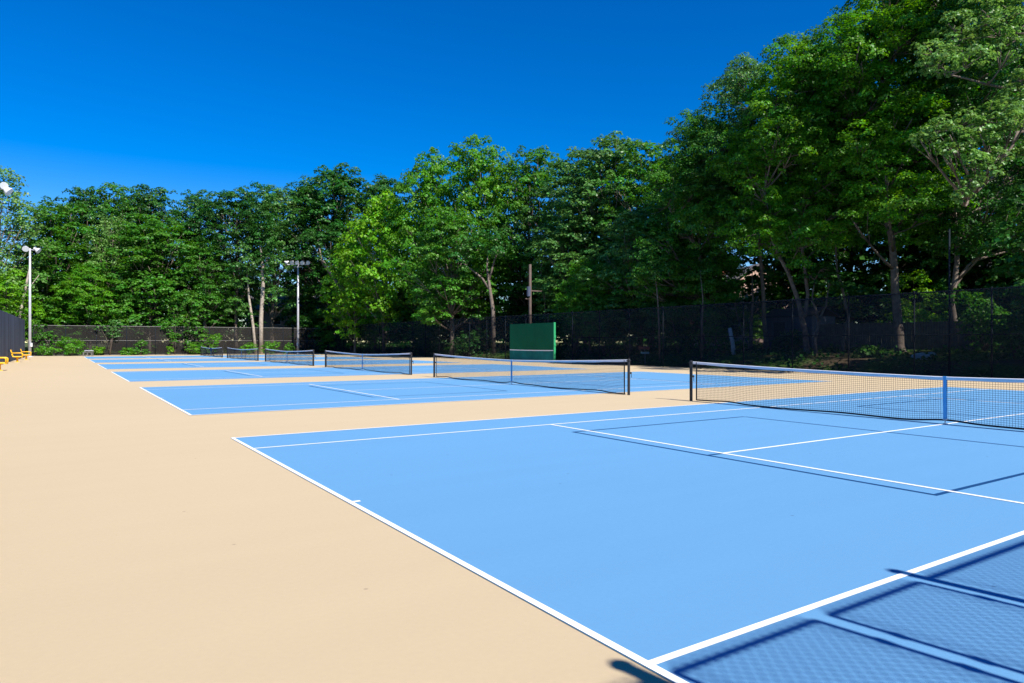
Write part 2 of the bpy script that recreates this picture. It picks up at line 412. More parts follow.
# ------------------------------------------------------------------ fences
def fence(name, p0, p1, H, label, screen, spacing=3.05, mid=True, post_r=.035, metal=None, sheet_off=.045, top_over=.02, rail_mat=None, sag=0.0):
    """posts, rails and cloth between two ground points; local x runs along the fence"""
    metal = metal or M['fence_metal']; rail_mat = rail_mat or metal
    dx, dy = p1[0]-p0[0], p1[1]-p0[1]; Ln = math.hypot(dx, dy)
    root = empty(name, (p0[0], p0[1], 0), label, 'fence', rz=math.atan2(dy, dx))
    n = max(1, round(Ln/spacing))
    proto = None
    for i in range(n+1):
        if i == 0:
            p = MB(); p.tube([(0, 0, -.05), (0, 0, H+.03)], post_r, 10); p.dome((0, 0, H+.03), post_r*1.15, (1, 1, .7), n=10, full=False)
            proto = p.build('post', metal, root, smooth=True)
        else:
            q = proto.copy(); COL.objects.link(q); q.parent = root; q.location = (Ln*i/n, 0, 0)
    rr = [('top_rail', H-.03)] + ([('mid_rail', H*.5)] if mid else []) + [('bottom_rail', .06)]
    for nm, z in rr:
        p = MB(); p.tube([(0, 0, z), (Ln, 0, z)], .021 if nm != 'top_rail' else .026, 8); p.build(nm, rail_mat, root)
    s_ = MB(); K = int(Ln/.5)
    rn = random.Random(int(Ln*100))
    for k in range(K+1):
        x = Ln*k/K; w = rn.uniform(-1, 1)*.012
        zt = H+top_over - sag*abs(math.sin(math.pi*x/spacing))
        s_.v += [(x, sheet_off+w, .05), (x, sheet_off-w, zt)]
    for k in range(K): s_.f.append((2*k, 2*k+2, 2*k+3, 2*k+1)); s_.mi.append(0)
    o = s_.build('windscreen', screen, root)
    return root

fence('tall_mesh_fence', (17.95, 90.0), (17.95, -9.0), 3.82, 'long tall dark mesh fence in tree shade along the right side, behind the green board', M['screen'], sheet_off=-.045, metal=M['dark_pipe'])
fence('tall_mesh_fence', (-16.6, 90.0), (17.85, 90.0), 3.55, 'sunlit mesh fence across the far end of the courts, with bushes at its foot', M['screen_brown'], metal=M['dark_pipe'], rail_mat=M['rail_metal'], sheet_off=.05)
fence('screened_fence', (-19.05, -9.0), (-17.15, 81.4), 3.85, 'fence with dense navy cloth on the left, behind the yellow seats', M['screen_dense'], sheet_off=-.05, mid=False)

# fence and double gate on the camera's side: their shadows lie on the nearest court
FY = -8.13; H = 3.66
def near_panel(root, x0, x1, posts, rad=.03, ties=True):
    for x in posts:
        big = abs(x+11.46) < .01
        r_ = .05 if big else .042
        p = MB(); p.tube([(x, FY, -.05), (x, FY, 3.84)], r_, 12); p.dome((x, FY, 3.84), r_*1.2, (1, 1, .8), n=12, full=False)
        p.build('post', M['fence_metal'], root, smooth=True)
    for nm, z in (('top_rail', H), ('mid_rail', H/2), ('bottom_rail', .08)):
        p = MB(); p.tube([(x0, FY, z), (x1, FY, z)], .024, 10); p.build(nm, M['fence_metal'], root)
def wires(root, x0, x1, z0=.06, z1=3.70):
    w = MB(); sp = .075
    for sgn in (-1, 1):
        a = x0 - (z1-z0); 
        while a < x1 + (z1-z0):
            # line x = a + sgn*(z-z0)
            za, zb = z0, z1
            if sgn > 0: za = max(z0, z0+(x0-a)); zb = min(z1, z0+(x1-a))
            else: za = max(z0, z0+(a-x1)); zb = min(z1, z0+(a-x0))
            if zb - za > .02:
                w.tube([(a+sgn*(za-z0), FY+.03*0+.026*sgn*0+.04, za), (a+sgn*(zb-z0), FY+.04, zb)], .0029, 3, caps=False)
            a += sp
    w.build('chain_link', M['galv'], root)
def cloth(root, x0, x1, z1=3.66):
    s_ = MB(); s_.quad((x0, FY+.055, .05), (x1, FY+.055, .05), (x1, FY+.055, z1), (x0, FY+.055, z1))
    s_.build('windscreen', M['screen_near'], root)
    h_ = MB()  # doubled hems round the edge of the cloth
    h_.quad((x0, FY+.06, 3.655), (x1, FY+.06, 3.655), (x1, FY+.06, 3.705), (x0, FY+.06, 3.705)); h_.quad((x0, FY+.07, 3.655), (x1, FY+.07, 3.655), (x1, FY+.07, 3.705), (x0, FY+.07, 3.705))
    for a, b_ in ((x0, x0+.10), (x1-.10, x1)): h_.quad((a, FY+.065, .05), (b_, FY+.065, .05), (b_, FY+.065, 3.65), (a, FY+.065, 3.65))
    h_.build('hem', M['screen_near'], root)
nf = empty('tall_mesh_fence', (0, 0, 0), 'tall mesh fence along the near side of the courts, right of the gate', 'fence')
near_panel(nf, -8.94, 17.6, [-8.94 + 3.05*i for i in range(9)]); wires(nf, -8.9, -3.0); cloth(nf, -8.86, 17.6)
nf2 = empty('tall_mesh_fence', (0, 0, 0), 'tall mesh fence along the near side of the courts, left of the gate', 'fence')
near_panel(nf2, -19.0, -11.46, [-11.46, -14.51, -17.56]); wires(nf2, -15, -11.5); cloth(nf2, -19.0, -11.53)
def leaf_gate(x0, x1, label):
    root = empty('gate', (0, 0, 0), label, 'gate', 'double gate leaves')
    f = MB()
    for x in (x0, x1): f.tube([(x, FY, .08), (x, FY, 3.66)], .021, 10)
    for z in (.08, 1.9, 3.66): f.tube([(x0, FY, z), (x1, FY, z)], .021, 10)
    f.build('frame', M['fence_metal'], root)
    for x in (x0, x1):
        for z in (.6, 1.9, 2.95, 3.31):
            h = MB(); h.box(x-.028, x+.028, FY-.03, FY+.04, z-.022, z+.022); h.build('hinge', M['fence_metal'], root)
    wires(root, x0, x1); cloth(root, x0+.03, x1-.03)
leaf_gate(-10.06, -9.06, 'right leaf of the tall mesh gate whose shadow falls on the nearest court')
leaf_gate(-11.33, -10.20, 'left leaf of the tall mesh gate whose shadow falls on the nearest court')

# ------------------------------------------------------------------ green practice board
bd = empty('practice_board', (17.35, 38.9, 0), 'tall green tennis practice board with a white line, standing at the right fence', 'practice board')
BW = 3.05
s = MB()
for k in range(5):  # plywood sheets butted with hairline gaps
    y0 = -BW + k*2*BW/5
    s.box(-.02, .02, y0+.003, y0+2*BW/5-.003, .985, 3.08)
s.build('upper_panel', M['green_board'], bd)
s = MB(); s.box(-.02, .02, -BW, BW, .05, .915); s.build('lower_panel', M['teal_board'], bd)
s = MB()
for k in range(12):
    y0 = -BW+k*2*BW/12; dz = -.05*math.sin(math.pi*(k+.5)/12)
    s.box(-.03, .016, y0, y0+2*BW/12, .915+dz*.4, .985+dz*.4)
s.build('white_line', M['white_line'], bd)
s = MB(); s.box(-.045, .12, -BW-.09, -BW-.002, .0, 3.10); s.box(-.06, .13, -BW-.12, -BW-.09, 1.9, 2.1); s.box(-.06, .13, -BW-.12, -BW-.09, 1.3, 1.42)
s.build('edge_frame', M['green_edge'], bd)
for y in (-2.6, 0, 2.6):
    s = MB(); s.box(.022, .13, y-.05, y+.05, 0, 3.0); s.tube([(.13, y, 2.2), (.5, y, 0)], .03, 6); s.build('support_post', M['wood'], bd)

# ------------------------------------------------------------------ lamp poles
def lamp_head(parent, loc, tilt, rz, sc=1.0):
    h = MB()
    prof = [(.0, .10), (.12, .13), (.22, .20), (.34, .25), (.36, .25)]
    h.tube([(x*sc, 0, 0) for x, r in prof], [r*sc for x, r in prof], 14, caps=True)
    h.box(-.10*sc, .0, -.06*sc, .06*sc, -.07*sc, .07*sc)
    o = h.build('lamp_head', M['lamp_shell'], parent, smooth=False)
    l = MB(); l.tube([(.362*sc, 0, 0), (.372*sc, 0, 0)], .235*sc, 14); g_ = l.build('lens', M['lamp_glass'], o)
    o.location = loc; o.rotation_euler = (0, tilt, rz)
    return o
def pole_base(root, H, r0=.15, r1=.085, mt=None, n=14, box=True):
    p = MB(); p.tube([(0, 0, 0), (0, 0, H*.5), (0, 0, H)], [r0, (r0+r1)/2, r1], n)
    o = p.build('pole', mt or M['galv'], root, smooth=True)
    b_ = MB(); b_.tube([(0, 0, -.02), (0, 0, .10)], [r0*1.9, r0*1.8], 16); b_.box(-r0*1.5, r0*1.5, -r0*1.5, r0*1.5, .0, .06)
    b_.build('base_plate', mt or M['galv'], root)
    if not box: return
    hb = MB(); hb.box(-.09, .09, -r0-.16, -r0+.02, 1.1, 1.5); hb.build('switch_box', M['lamp_shell'], root)
lp = empty('lamp_pole', (-16.75, 84.3, 0), 'tall grey lamp pole with two round heads in the far left corner', 'lamp pole', 'court lamp poles', rz=R(30))
pole_base(lp, 11.7, .15, .09)
a = MB(); a.tube([(-.45, 0, 11.55), (.55, 0, 11.55)], .045, 8); a.build('crossarm', M['galv'], lp)
lamp_head(lp, (.48, -.05, 11.72), R(35), R(-55), 1.3); lamp_head(lp, (-.45, -.05, 11.75), R(30), R(-120), 1.3)
l3 = empty('lamp_pole', (-17.78, 50.5, 0), 'lamp pole standing just past the left edge, only its head showing', 'lamp pole', 'court lamp poles')
pole_base(l3, 11.9, .19, .11)
a = MB(); a.tube([(-.6, 0, 11.75), (.6, 0, 11.75)], .045, 8); a.build('crossarm', M['galv'], l3)
lamp_head(l3, (.50, 0, 11.85), R(38), R(-20), 1.2); lamp_head(l3, (.42, .1, 12.1), R(25), R(-70), 1.0)
l2 = empty('lamp_pole', (*at(298, 94.4), 0), 'tall grey lamp pole with a crossarm of five floodlights behind the far nets', 'lamp pole', 'court lamp poles', rz=-YAW)
pole_base(l2, 12.4, .17, .10)
a = MB(); a.box(-1.45, 1.45, -.05, .05, 12.1, 12.22); a.box(-.6, .6, -.04, .04, 11.8, 11.86); a.build('crossarm', M['galv'], l2)
for x, rz in ((-1.35, -150), (-.65, -100), (0, -90), (.65, -80), (1.3, -60)):
    lamp_head(l2, (x, -.1, 12.55), R(32), R(rz), 1.15)
# dark pole at right, its head lost among the leaves
x, y = at(949.5, 31.5); l4 = empty('tall_post', (x, y, .1), 'tall dark slim post standing above the right fence near the rock', 'post')
p = MB(); p.tube([(0, 0, -.1), (0, 0, 6.6)], [.045, .035], 12); p.build('pole', M['dark_pipe'], l4, smooth=True)
p = MB(); p.dome((0, 0, 6.6), .042, (1, 1, .7), n=12, full=False); p.build('cap', M['dark_pipe'], l4)
# timber service pole behind the practice board
x, y = at(530, 60.5); up = empty('utility_pole', (x, y, gz(x, y)), 'brown timber pole with a small box, rising behind the green practice board', 'utility pole')
p = MB(); p.tube([(0, 0, -.1), (.02, 0, 8.1)], [.15, .11], 12); p.build('pole', M['pole_wood'], up, smooth=True)
p = MB(); p.tube([(-.22, -.12, 5.3), (-.22, -.12, 6.15)], .17, 12); p.box(-.25, .02, -.1, .06, 5.5, 5.56); p.build('transformer', M['shed'], up)
p = MB(); p.box(-.15, 1.25, -.06, .06, 5.75, 5.86); p.box(-.5, 0, -.05, .05, 5.05, 5.13); p.build('crossarm', M['pole_wood'], up)

# ------------------------------------------------------------------ yellow seats
def make_seat():
    root = empty('court_seat', (0, 0, 0), 'x', 'seat', 'yellow seats along the left fence')
    s_ = MB(); s_.box(-.30, .34, -.42, .42, .40, .47); s_.box(.28, .36, -.42, .42, .36, .475); s_.build('seat', M['yellow'], root, bevel=.015)
    b_ = MB()
    for z0, z1 in ((.52, .66), (.76, .98)):
        b_.v_ = None
        dx0 = -.30 - (z0-.45)*.22; dx1 = -.30-(z1-.45)*.22
        bb = len(b_.v)
        b_.v += [(dx0-.03, -.42, z0), (dx0+.03, -.42, z0), (dx0+.03, .42, z0), (dx0-.03, .42, z0), (dx1-.03, -.42, z1), (dx1+.03, -.42, z1), (dx1+.03, .42, z1), (dx1-.03, .42, z1)]
        for q in ((0,3,2,1),(4,5,6,7),(0,1,5,4),(1,2,6,5),(2,3,7,6),(3,0,4,7)): b_.f.append(tuple(bb+i for i in q)); b_.mi.append(0)
    for y in (-.36, .36): b_.tube([(-.28, y, .42), (-.41, y, .95)], .03, 8)
    b_.build('backrest', M['yellow'], root, bevel=.012)
    for y in (-.42, .42):
        a_ = MB(); a_.tube([(-.36, y, .72), (.26, y, .72), (.33, y, .68), (.33, y, .44)], .035, 8); a_.build('armrest', M['yellow'], root, smooth=True)
    p_ = MB(); p_.tube([(0, 0, .02), (0, 0, .40)], [.07, .07], 12); p_.box(-.16, .16, -.2, .2, .34, .40); p_.build('pedestal', M['yellow'], root)
    q_ = MB(); q_.box(-.17, .17, -.17, .17, 0, .025); q_.build('base_plate', M['yellow'], root)
    return root
seat = make_seat()
for i, (x, y, lab) in enumerate([(-16.98, 41.2, 'yellow pedestal seat cut by the left edge of the photo'),
                                 (-16.95, 61.2, 'yellow pedestal seat in the middle of the three by the navy fence'),
                                 (-16.62, 69.5, 'yellow pedestal seat farthest away, nearest the grey lamp pole')]):
    o = seat if i == 0 else copy_tree(seat); o.location = (x, y, 0); o['label'] = lab; o.rotation_euler.z = R(-3+3*i)

# small grey-white bench at the back fence
bx, by = at(88, 78); be = empty('bench', (bx, by, 0), 'tiny pale bench with upright legs at the foot of the far fence', 'bench', rz=-YAW)
s = MB(); s.box(-.5, .5, -.15, .15, .42, .47); s.build('seat', M['rail_metal'], be)
s = MB(); s.box(-.5, .5, .16, .20, .58, .68); s.build('backrest', M['galv'], be)
for x in (-.45, 0, .45):
    s = MB(); s.box(x-.04, x+.04, -.14, -.08, 0, .42); s.box(x-.04, x+.04, .14, .20, 0, .60); s.build('leg', M['rail_metal'], be)

# sign beyond the right fence
x, y = at(645, 47.5); sg = empty('small_sign', (x, y, gz(x, y)), 'faint pale blue plate on a slim post beyond the right fence, below a red board', 'sign', rz=-YAW)
s = MB(); s.tube([(0, 0, 0), (0, 0, 1.3)], .03, 8); s.build('post', M['fence_metal'], sg)
s = MB(); s.box(-.3, .28, -.06, -.03, 1.0-.25, 1.13-.25); s.build('blue_plate', M['sign_blue'], sg)
s = MB(); s.box(-.45, .3, -.05, -.03, 1.05, 1.25); s.build('red_board', M['sign_red'], sg)

# rock
rr = random.Random(3); x, y = at(923, 35.5)
s = MB(); s.dome((0, 0, .12), .62, (1, .5, .36), 14, 9, jitter=.07, rnd=rr); s.dome((.42, 0, .25), .2, (1.2, .8, .7), 8, 6, jitter=.12, rnd=rr)
o = s.build('rock', M['stone'], smooth=False); o.location = (x, y, gz(x, y)+.03); o.rotation_euler.z = -YAW
tag(o, 'pale grey rock lying beyond the right fence beside the thickest trunk', 'rock')

# wooden fence and shed beyond
wf = empty('wooden_fence', (28.2, 9.0, 1.0), 'weathered upright board fence in shade behind the trunks on the right', 'fence', rz=R(90))
rr = random.Random(8)
for p0 in range(0, 5):
    s = MB()
    for k in range(16):
        x0 = p0*2.4 + k*.15; h = 1.78 + rr.uniform(-.02, .02)
        s.box(x0+.006, x0+.142, -.012+rr.uniform(-.004, .004), .012, .02, h)
    s.build('board_panel', M['wood'], wf)
    s = MB(); s.box(p0*2.4-.05, p0*2.4+.05, -.13, -.03, -.2, 1.9); s.build('post', M['wood'], wf)
for z in (.4, 1.5):
    s = MB(); s.box(0, 12, -.05, -.014, z, z+.09); s.build('rail', M['wood'], wf)
sh = empty('garden_shed', (30.4, 23.8, 1.05), 'dark slate blue shed wall seen between trunks beyond the right fence', 'shed')
s = MB(); s.box(-1.4, 1.4, -1.9, 1.9, -.2, 2.35)
for k in range(19): s.box(-1.412, -1.40, -1.9+k*.2, -1.9+k*.2+.18, 0, 2.3)
s.build('wall', M['shed'], sh)
s = MB(); s.v = [(-1.65, -2.1, 2.3), (0, -2.1, 2.9), (1.65, -2.1, 2.3), (-1.65, 2.1, 2.3), (0, 2.1, 2.9), (1.65, 2.1, 2.3), (-1.65, -2.1, 2.4), (0, -2.1, 3.0), (1.65, -2.1, 2.4), (-1.65, 2.1, 2.4), (0, 2.1, 3.0), (1.65, 2.1, 2.4)]
s.f = [(0,3,4,1), (1,4,5,2), (6,7,10,9), (7,8,11,10), (0,1,7,6), (1,2,8,7), (3,9,10,4), (4,10,11,5), (0,6,9,3), (2,5,11,8)]; s.mi = [0]*10
s.build('roof', M['shed_roof'], sh)
s = MB(); s.box(-1.44, -1.414, .2, 1.1, 0, 1.95); s.build('door', M['shed_roof'], sh)

def house(name, loc, rz, w, dp, h, wall, label):
    r = empty(name, loc, label, 'house', rz=rz)
    s_ = MB(); s_.box(-w/2, w/2, -dp/2, dp/2, -.5, h)
    b_ = len(s_.v)
    for sx in (-1, 1):
        b2 = len(s_.v); s_.v += [(sx*w/2, -dp/2, h), (sx*w/2, dp/2, h), (sx*w/2, 0, h+dp*.3)]; s_.f.append((b2, b2+1, b2+2)); s_.mi.append(0)
    s_.build('wall', wall, r)
    s_ = MB(); o_ = .4; k = dp*.3
    for sy in (-1, 1):
        e = dp/2+o_; ze = h - o_*.6
        a = [(-w/2-o_, sy*e, ze), (w/2+o_, sy*e, ze), (w/2+o_, 0, h+k), (-w/2-o_, 0, h+k)]
        bb = len(s_.v); s_.v += a + [(p[0], p[1], p[2]+.15) for p in a]
        for q in ((0,3,2,1),(4,5,6,7),(0,1,5,4),(1,2,6,5),(2,3,7,6),(3,0,4,7)): s_.f.append(tuple(bb+i for i in q)); s_.mi.append(0)
    rf = s_.build('roof', M['roof'], r)
    s_ = MB(); s_.box(w*.2, w*.2+.7, .4, 1.1, h+.3, h+k+.9); s_.build('chimney', M['brick'], rf)
    for fl in range(int(h//2.8)):
        for i in range(4):
            x_ = -w/2 + w*(i+.5)/4
            for (yy_, sg_) in ((-dp/2, -1), (dp/2, 1)):
                f_ = MB(); y1, y2 = sorted((yy_+sg_*.003, yy_+sg_*.06)); z0 = .9+fl*2.8
                for (xa, xb, za, zb) in ((x_-.65, x_-.55, z0, z0+1.4), (x_+.55, x_+.65, z0, z0+1.4), (x_-.55, x_+.55, z0, z0+.1), (x_-.55, x_+.55, z0+1.3, z0+1.4)): f_.box(xa, xb, y1, y2, za, zb)
                wn = f_.build('window', M['trim'], r)
                f_ = MB(); y1, y2 = sorted((yy_+sg_*.003, yy_+sg_*.03)); f_.box(x_-.55, x_+.55, y1, y2, z0+.1, z0+1.3); f_.build('pane', M['glass'], wn)
    for i in range(3):
        y_ = -dp/2 + dp*(i+.5)/3
        f_ = MB(); f_.box(-w/2-.03, -w/2-.003, y_-.5, y_+.5, 1.0, 2.2); f_.build('window', M['glass'], r)
    s_ = MB(); s_.box(-.5, .5, -dp/2-.05, -dp/2-.003, 0, 2.1); s_.build('door', M['shed'], r)
x, y = at(292, 118); house('house', (x, y, .7), R(-25), 13, 9, 6.4, M['house_wall'], 'pinkish beige house glimpsed between trunks behind the lamp pole with floodlights')
x, y = at(738, 82); house('house', (x, y, 1.2), R(60), 13, 9, 6.2, M['house_wall'], 'pale house glimpsed through the gap left of the slate shed')
x, y = at(1010, 60); house('house', (x, y, 1.2), R(80), 12, 8, 6.2, M['brick'], 'red brick house glimpsed through leaves at the right edge')

# ------------------------------------------------------------------ foliage
def leaf_mesh(name, P, N, size, rng, material, asp=.86, fold=.16):
    """P leaf centres (n,3), N normals, size per leaf: one folded six-sided leaf each"""
    n = len(P)
    N = N / (np.linalg.norm(N, axis=1, keepdims=True)+1e-9)
    t = rng.normal(size=(n, 3)); t -= (t*N).sum(1, keepdims=True)*N; t /= np.linalg.norm(t, axis=1, keepdims=True)+1e-9
    b = np.cross(N, t); s = size[:, None]
    base = P - t*s*.5; tip = P + t*s*.5
    l = P + b*s*asp*.5 + N*s*fold - t*s*.05; r = P - b*s*asp*.5 + N*s*fold - t*s*.05
    V = np.stack([base, r, tip, l], 1).reshape(-1, 3)
    me = bpy.data.meshes.new(name)
    me.vertices.add(4*n); me.vertices.foreach_set('co', V.astype(np.float32).ravel())
    me.loops.add(6*n)
    base_i = (np.arange(n)*4)[:, None]
    idx = (base_i + np.array([0, 1, 2, 0, 2, 3])[None]).ravel()
    me.loops.foreach_set('vertex_index', idx.astype(np.int32))
    me.polygons.add(2*n); me.polygons.foreach_set('loop_start', (np.arange(2*n)*3).astype(np.int32))
    try: me.polygons.foreach_set('loop_total', np.full(2*n, 3, np.int32))
    except Exception: pass
    me.update(calc_edges=True)
    return me
def add_tint(me, T):
    ca = me.color_attributes.new('tint', 'FLOAT_COLOR', 'POINT')
    n = len(T); c = np.ones((n, 4, 4), np.float32); c[:, :, 0] = T[:, None, 0]; c[:, :, 1] = T[:, None, 1]
    ca.data.foreach_set('color', c.ravel())
DENS = 3.6
def fib(n, rng):
    i = np.arange(n)+.5; ph = np.arccos(1-2*i/n); th = np.pi*(1+5**.5)*i + rng.uniform(0, 6)
    return np.stack([np.cos(th)*np.sin(ph), np.sin(th)*np.sin(ph), np.cos(ph)], 1)
def foliage_from_blobs(name, blobs, rng, material, leaf, dens, nclump=20, keep_low=.30, clump_scale=.31):
    nclump = int(nclump*1.7)
    """blobs: (cx,cy,cz,r). Each bough mass carries leaf clumps round its outside, each clump a shallow dome of leaves"""
    PP, NN, SS, TT = [], [], [], []
    C3 = []
    for (cx, cy, cz, r) in blobs:
        d = fib(nclump, rng) + rng.normal(size=(nclump, 3))*.22
        d /= np.linalg.norm(d, axis=1, keepdims=True)
        btint = rng.uniform(.3, .7)
        for q in d:
            if q[2] < -.45 and rng.random() > keep_low: continue
            if rng.random() < .07: continue
            rr_ = r*rng.uniform(.62, 1.08)
            c = np.array([cx, cy, cz]) + q*rr_*np.array([1, 1, .78])
            rc = r*clump_scale*rng.uniform(.6, 1.4)
            n = max(12, int(DENS * dens * rc*rc / (leaf*leaf)))
            v = rng.normal(size=(n, 3)); v /= np.linalg.norm(v, axis=1, keepdims=True)
            v[:, 2] = np.where(v[:, 2] < -.1, -v[:, 2]*.6, v[:, 2])
            rad = rc*rng.uniform(.45, 1.0, n)**.6
            hor = v*rad[:, None]*np.array([1.1, 1.1, .72])
            hor[:, 2] -= (hor[:, 0]**2+hor[:, 1]**2)/(rc*4.0)
            P = c + hor + q*rc*.2 + rng.normal(size=(n, 3))*rc*.08
            Nn = v*.7 + q*.5 + np.array([0, 0, .55]) + rng.normal(size=(n, 3))*.42
            PP.append(P); NN.append(Nn); SS.append(leaf*rng.uniform(.65, 1.3, n))
            ct = np.clip(btint + rng.normal()*.13, 0, 1)
            T = np.stack([np.clip(ct + rng.normal(size=n)*.16, 0, 1), np.clip(.5+rng.normal()*.15+rng.normal(size=n)*.2, 0, 1)], 1)
            TT.append(T); C3.append(c)
    P = np.concatenate(PP); N_ = np.concatenate(NN); S_ = np.concatenate(SS); T = np.concatenate(TT)
    me = leaf_mesh(name, P, N_, S_, rng, material); add_tint(me, T); me.materials.append(material)
    return me, C3
def crown_blobs(H, Rw, clear, n, rng, flat=.5, bias=None):
    """bough masses that fill a crown from clear*H up to H"""
    out = []; z0 = clear*H; ch = H - z0
    for i in range(n):
        t = (i+.5)/n; t = t**.85
        w = Rw*(math.sin(math.pi*min(.97, (.20+.72*t)))**.6)
        rs = Rw*rng.uniform(.32, .46)*(1-.15*t)
        a = i*2.39996 + rng.uniform(-.4, .4)
        rad = max(0, w-rs*.8)*rng.uniform(.72, 1.06)
        if i % 4 == 3: rad *= .35
        z = z0 + rs*.6 + (ch - rs*1.5)*t + rng.uniform(-.4, .4)
        out.append((rad*math.cos(a), rad*math.sin(a), z, rs))
    return out
def trunk_path(H, lean, rng, top=.86, wig=.35, n=9):
    ph = rng.uniform(0, 6.28, 2); P = []
    for i in range(n+1):
        t = i/n; z = -.4 + (H*top+.4)*t
        P.append(Vector((lean[0]*t*t + wig*math.sin(ph[0]+t*5)*t, lean[1]*t*t + wig*math.sin(ph[1]+t*4)*t, z)))
    return P
def build_trunk(name, paths, mtl, parent):
    t = MB()
    for path, rad, n in paths: t.tube(path, rad, n)
    o = t.build(name, mtl, parent, smooth=True); return o
def limb(path, rads, target, rng, r0):
    """a curved limb leaving the trunk path towards target"""
    tz = max(target.z*.62 - target.xy.length*.12, path[0].z+1.2)
    i = min(range(len(path)), key=lambda k: abs(path[k].z-tz)); s_ = path[i]
    mid = (s_+target)/2 + Vector((rng.uniform(-.5, .5), rng.uniform(-.5, .5), -.25*abs(target.z-s_.z)*.3))
    pts = []
    for k in range(6):
        t = k/5; pts.append(s_*(1-t)**2 + mid*2*t*(1-t) + target*t*t + Vector((rng.uniform(-1, 1), rng.uniform(-1, 1), rng.uniform(-1, 1)))*.10*(0 < k < 5))
    r_ = min(r0, rads[i]*.55)
    return pts, [r_*(1-.75*k/5) for k in range(6)]
BIG = 60.0
def make_tree(name, seed, H, Rw, clear, kind, label, group=None, leaf=.28, dens=3.0, nb=24, nclump=11, lean=(0, 0), r0=None, bark='bark',
              blobs=None, extra_trunks=(), path=None, limb_every=1, top=.86, trunk_label=None):
    rng = np.random.default_rng(seed)
    root = empty(name, (0, 0, 0), label, 'tree', group)
    if blobs is None: blobs = crown_blobs(H, Rw, clear, nb, rng)
    blobs = [(b_[0]+lean[0]*(b_[2]/H)**2, b_[1]+lean[1]*(b_[2]/H)**2, b_[2], b_[3]) for b_ in blobs]
    p = path or trunk_path(H, lean, rng, top)
    r0 = r0 or H*.0125
    n = len(p)
    rads = [r0*(1.35 if k == 0 else 1.12 if k == 1 else 1)*(1-.80*(k/(n-1))) for k in range(n)]
    paths = [(p, rads, 10)]
    for k, b_ in enumerate(blobs):
        if k % limb_every: continue
        tgt = Vector(b_[:3]); lp_, lr = limb(p, rads, tgt, rng, r0*.45); paths.append((lp_, lr, 6))
        for _ in range(3):
            e = tgt + Vector(rng.normal(size=3)).normalized()*b_[3]*.75
            q0 = lp_[3]; paths.append(([q0, (q0+e)/2 + Vector(rng.normal(size=3))*.15, e], [lr[3]*.6, lr[3]*.4, lr[3]*.12], 4))
    for ex in extra_trunks: paths.append(ex)
    build_trunk('trunk', paths, M[bark], root)
    me, _ = foliage_from_blobs('crown', blobs, rng, L[kind], leaf, dens, nclump)
    c = bpy.data.objects.new('crown', me); COL.objects.link(c); c.parent = root
    return root

# prototypes for the trees behind the far fence and the far part of the right side (60-105 m away)
PROTO = {}
def proto(key, **kw): PROTO[key] = (make_tree('tree', **kw, label='x'), kw['H'], kw['Rw'], [False])
proto('A', seed=11, H=22, Rw=6.0, clear=.20, kind='mid', leaf=.27, dens=2.5, nb=36)
proto('B', seed=12, H=22, Rw=5.2, clear=.30, kind='dark', leaf=.26, dens=2.5, nb=34)
proto('C', seed=13, H=20, Rw=6.6, clear=.12, kind='fresh', leaf=.29, dens=2.4, nb=36)
proto('D', seed=14, H=22, Rw=5.2, clear=.18, kind='grey', leaf=.26, dens=2.5, nb=36)
proto('E', seed=15, H=16, Rw=5.4, clear=.10, kind='lime', leaf=.30, dens=2.1, nb=28)
proto('F', seed=16, H=20, Rw=5.0, clear=.15, kind='pale', leaf=.26, dens=1.2, nb=30)
proto('G', seed=17, H=22, Rw=5.6, clear=.38, kind='dark', leaf=.26, dens=2.3, nb=30)
proto('H', seed=18, H=14, Rw=5.5, clear=.02, kind='dark', leaf=.36, dens=2.6, nb=30)
proto('I', seed=19, H=12, Rw=4.5, clear=.02, kind='mid', leaf=.32, dens=2.3, nb=24)
def place(key, u, d, vtop, width, rz, label, group=None, name='broadleaf_tree'):
    pr, H0, R0, used = PROTO[key]
    o = pr if not used[0] else copy_tree(pr); used[0] = True
    x, y = at(u, d); z = gz(x, y)
    h = zat(vtop, d) - z
    o.name = name
    o.location = (x, y, z); o.scale = (width/2/R0, width/2/R0, h/H0*1.0); o.rotation_euler.z = R(rz)
    o['label'] = label
    if group: o['group'] = group
    elif 'group' in o: del o['group']
    return o
G1 = 'trees behind the far fence'; G2 = 'trees behind the right fence'
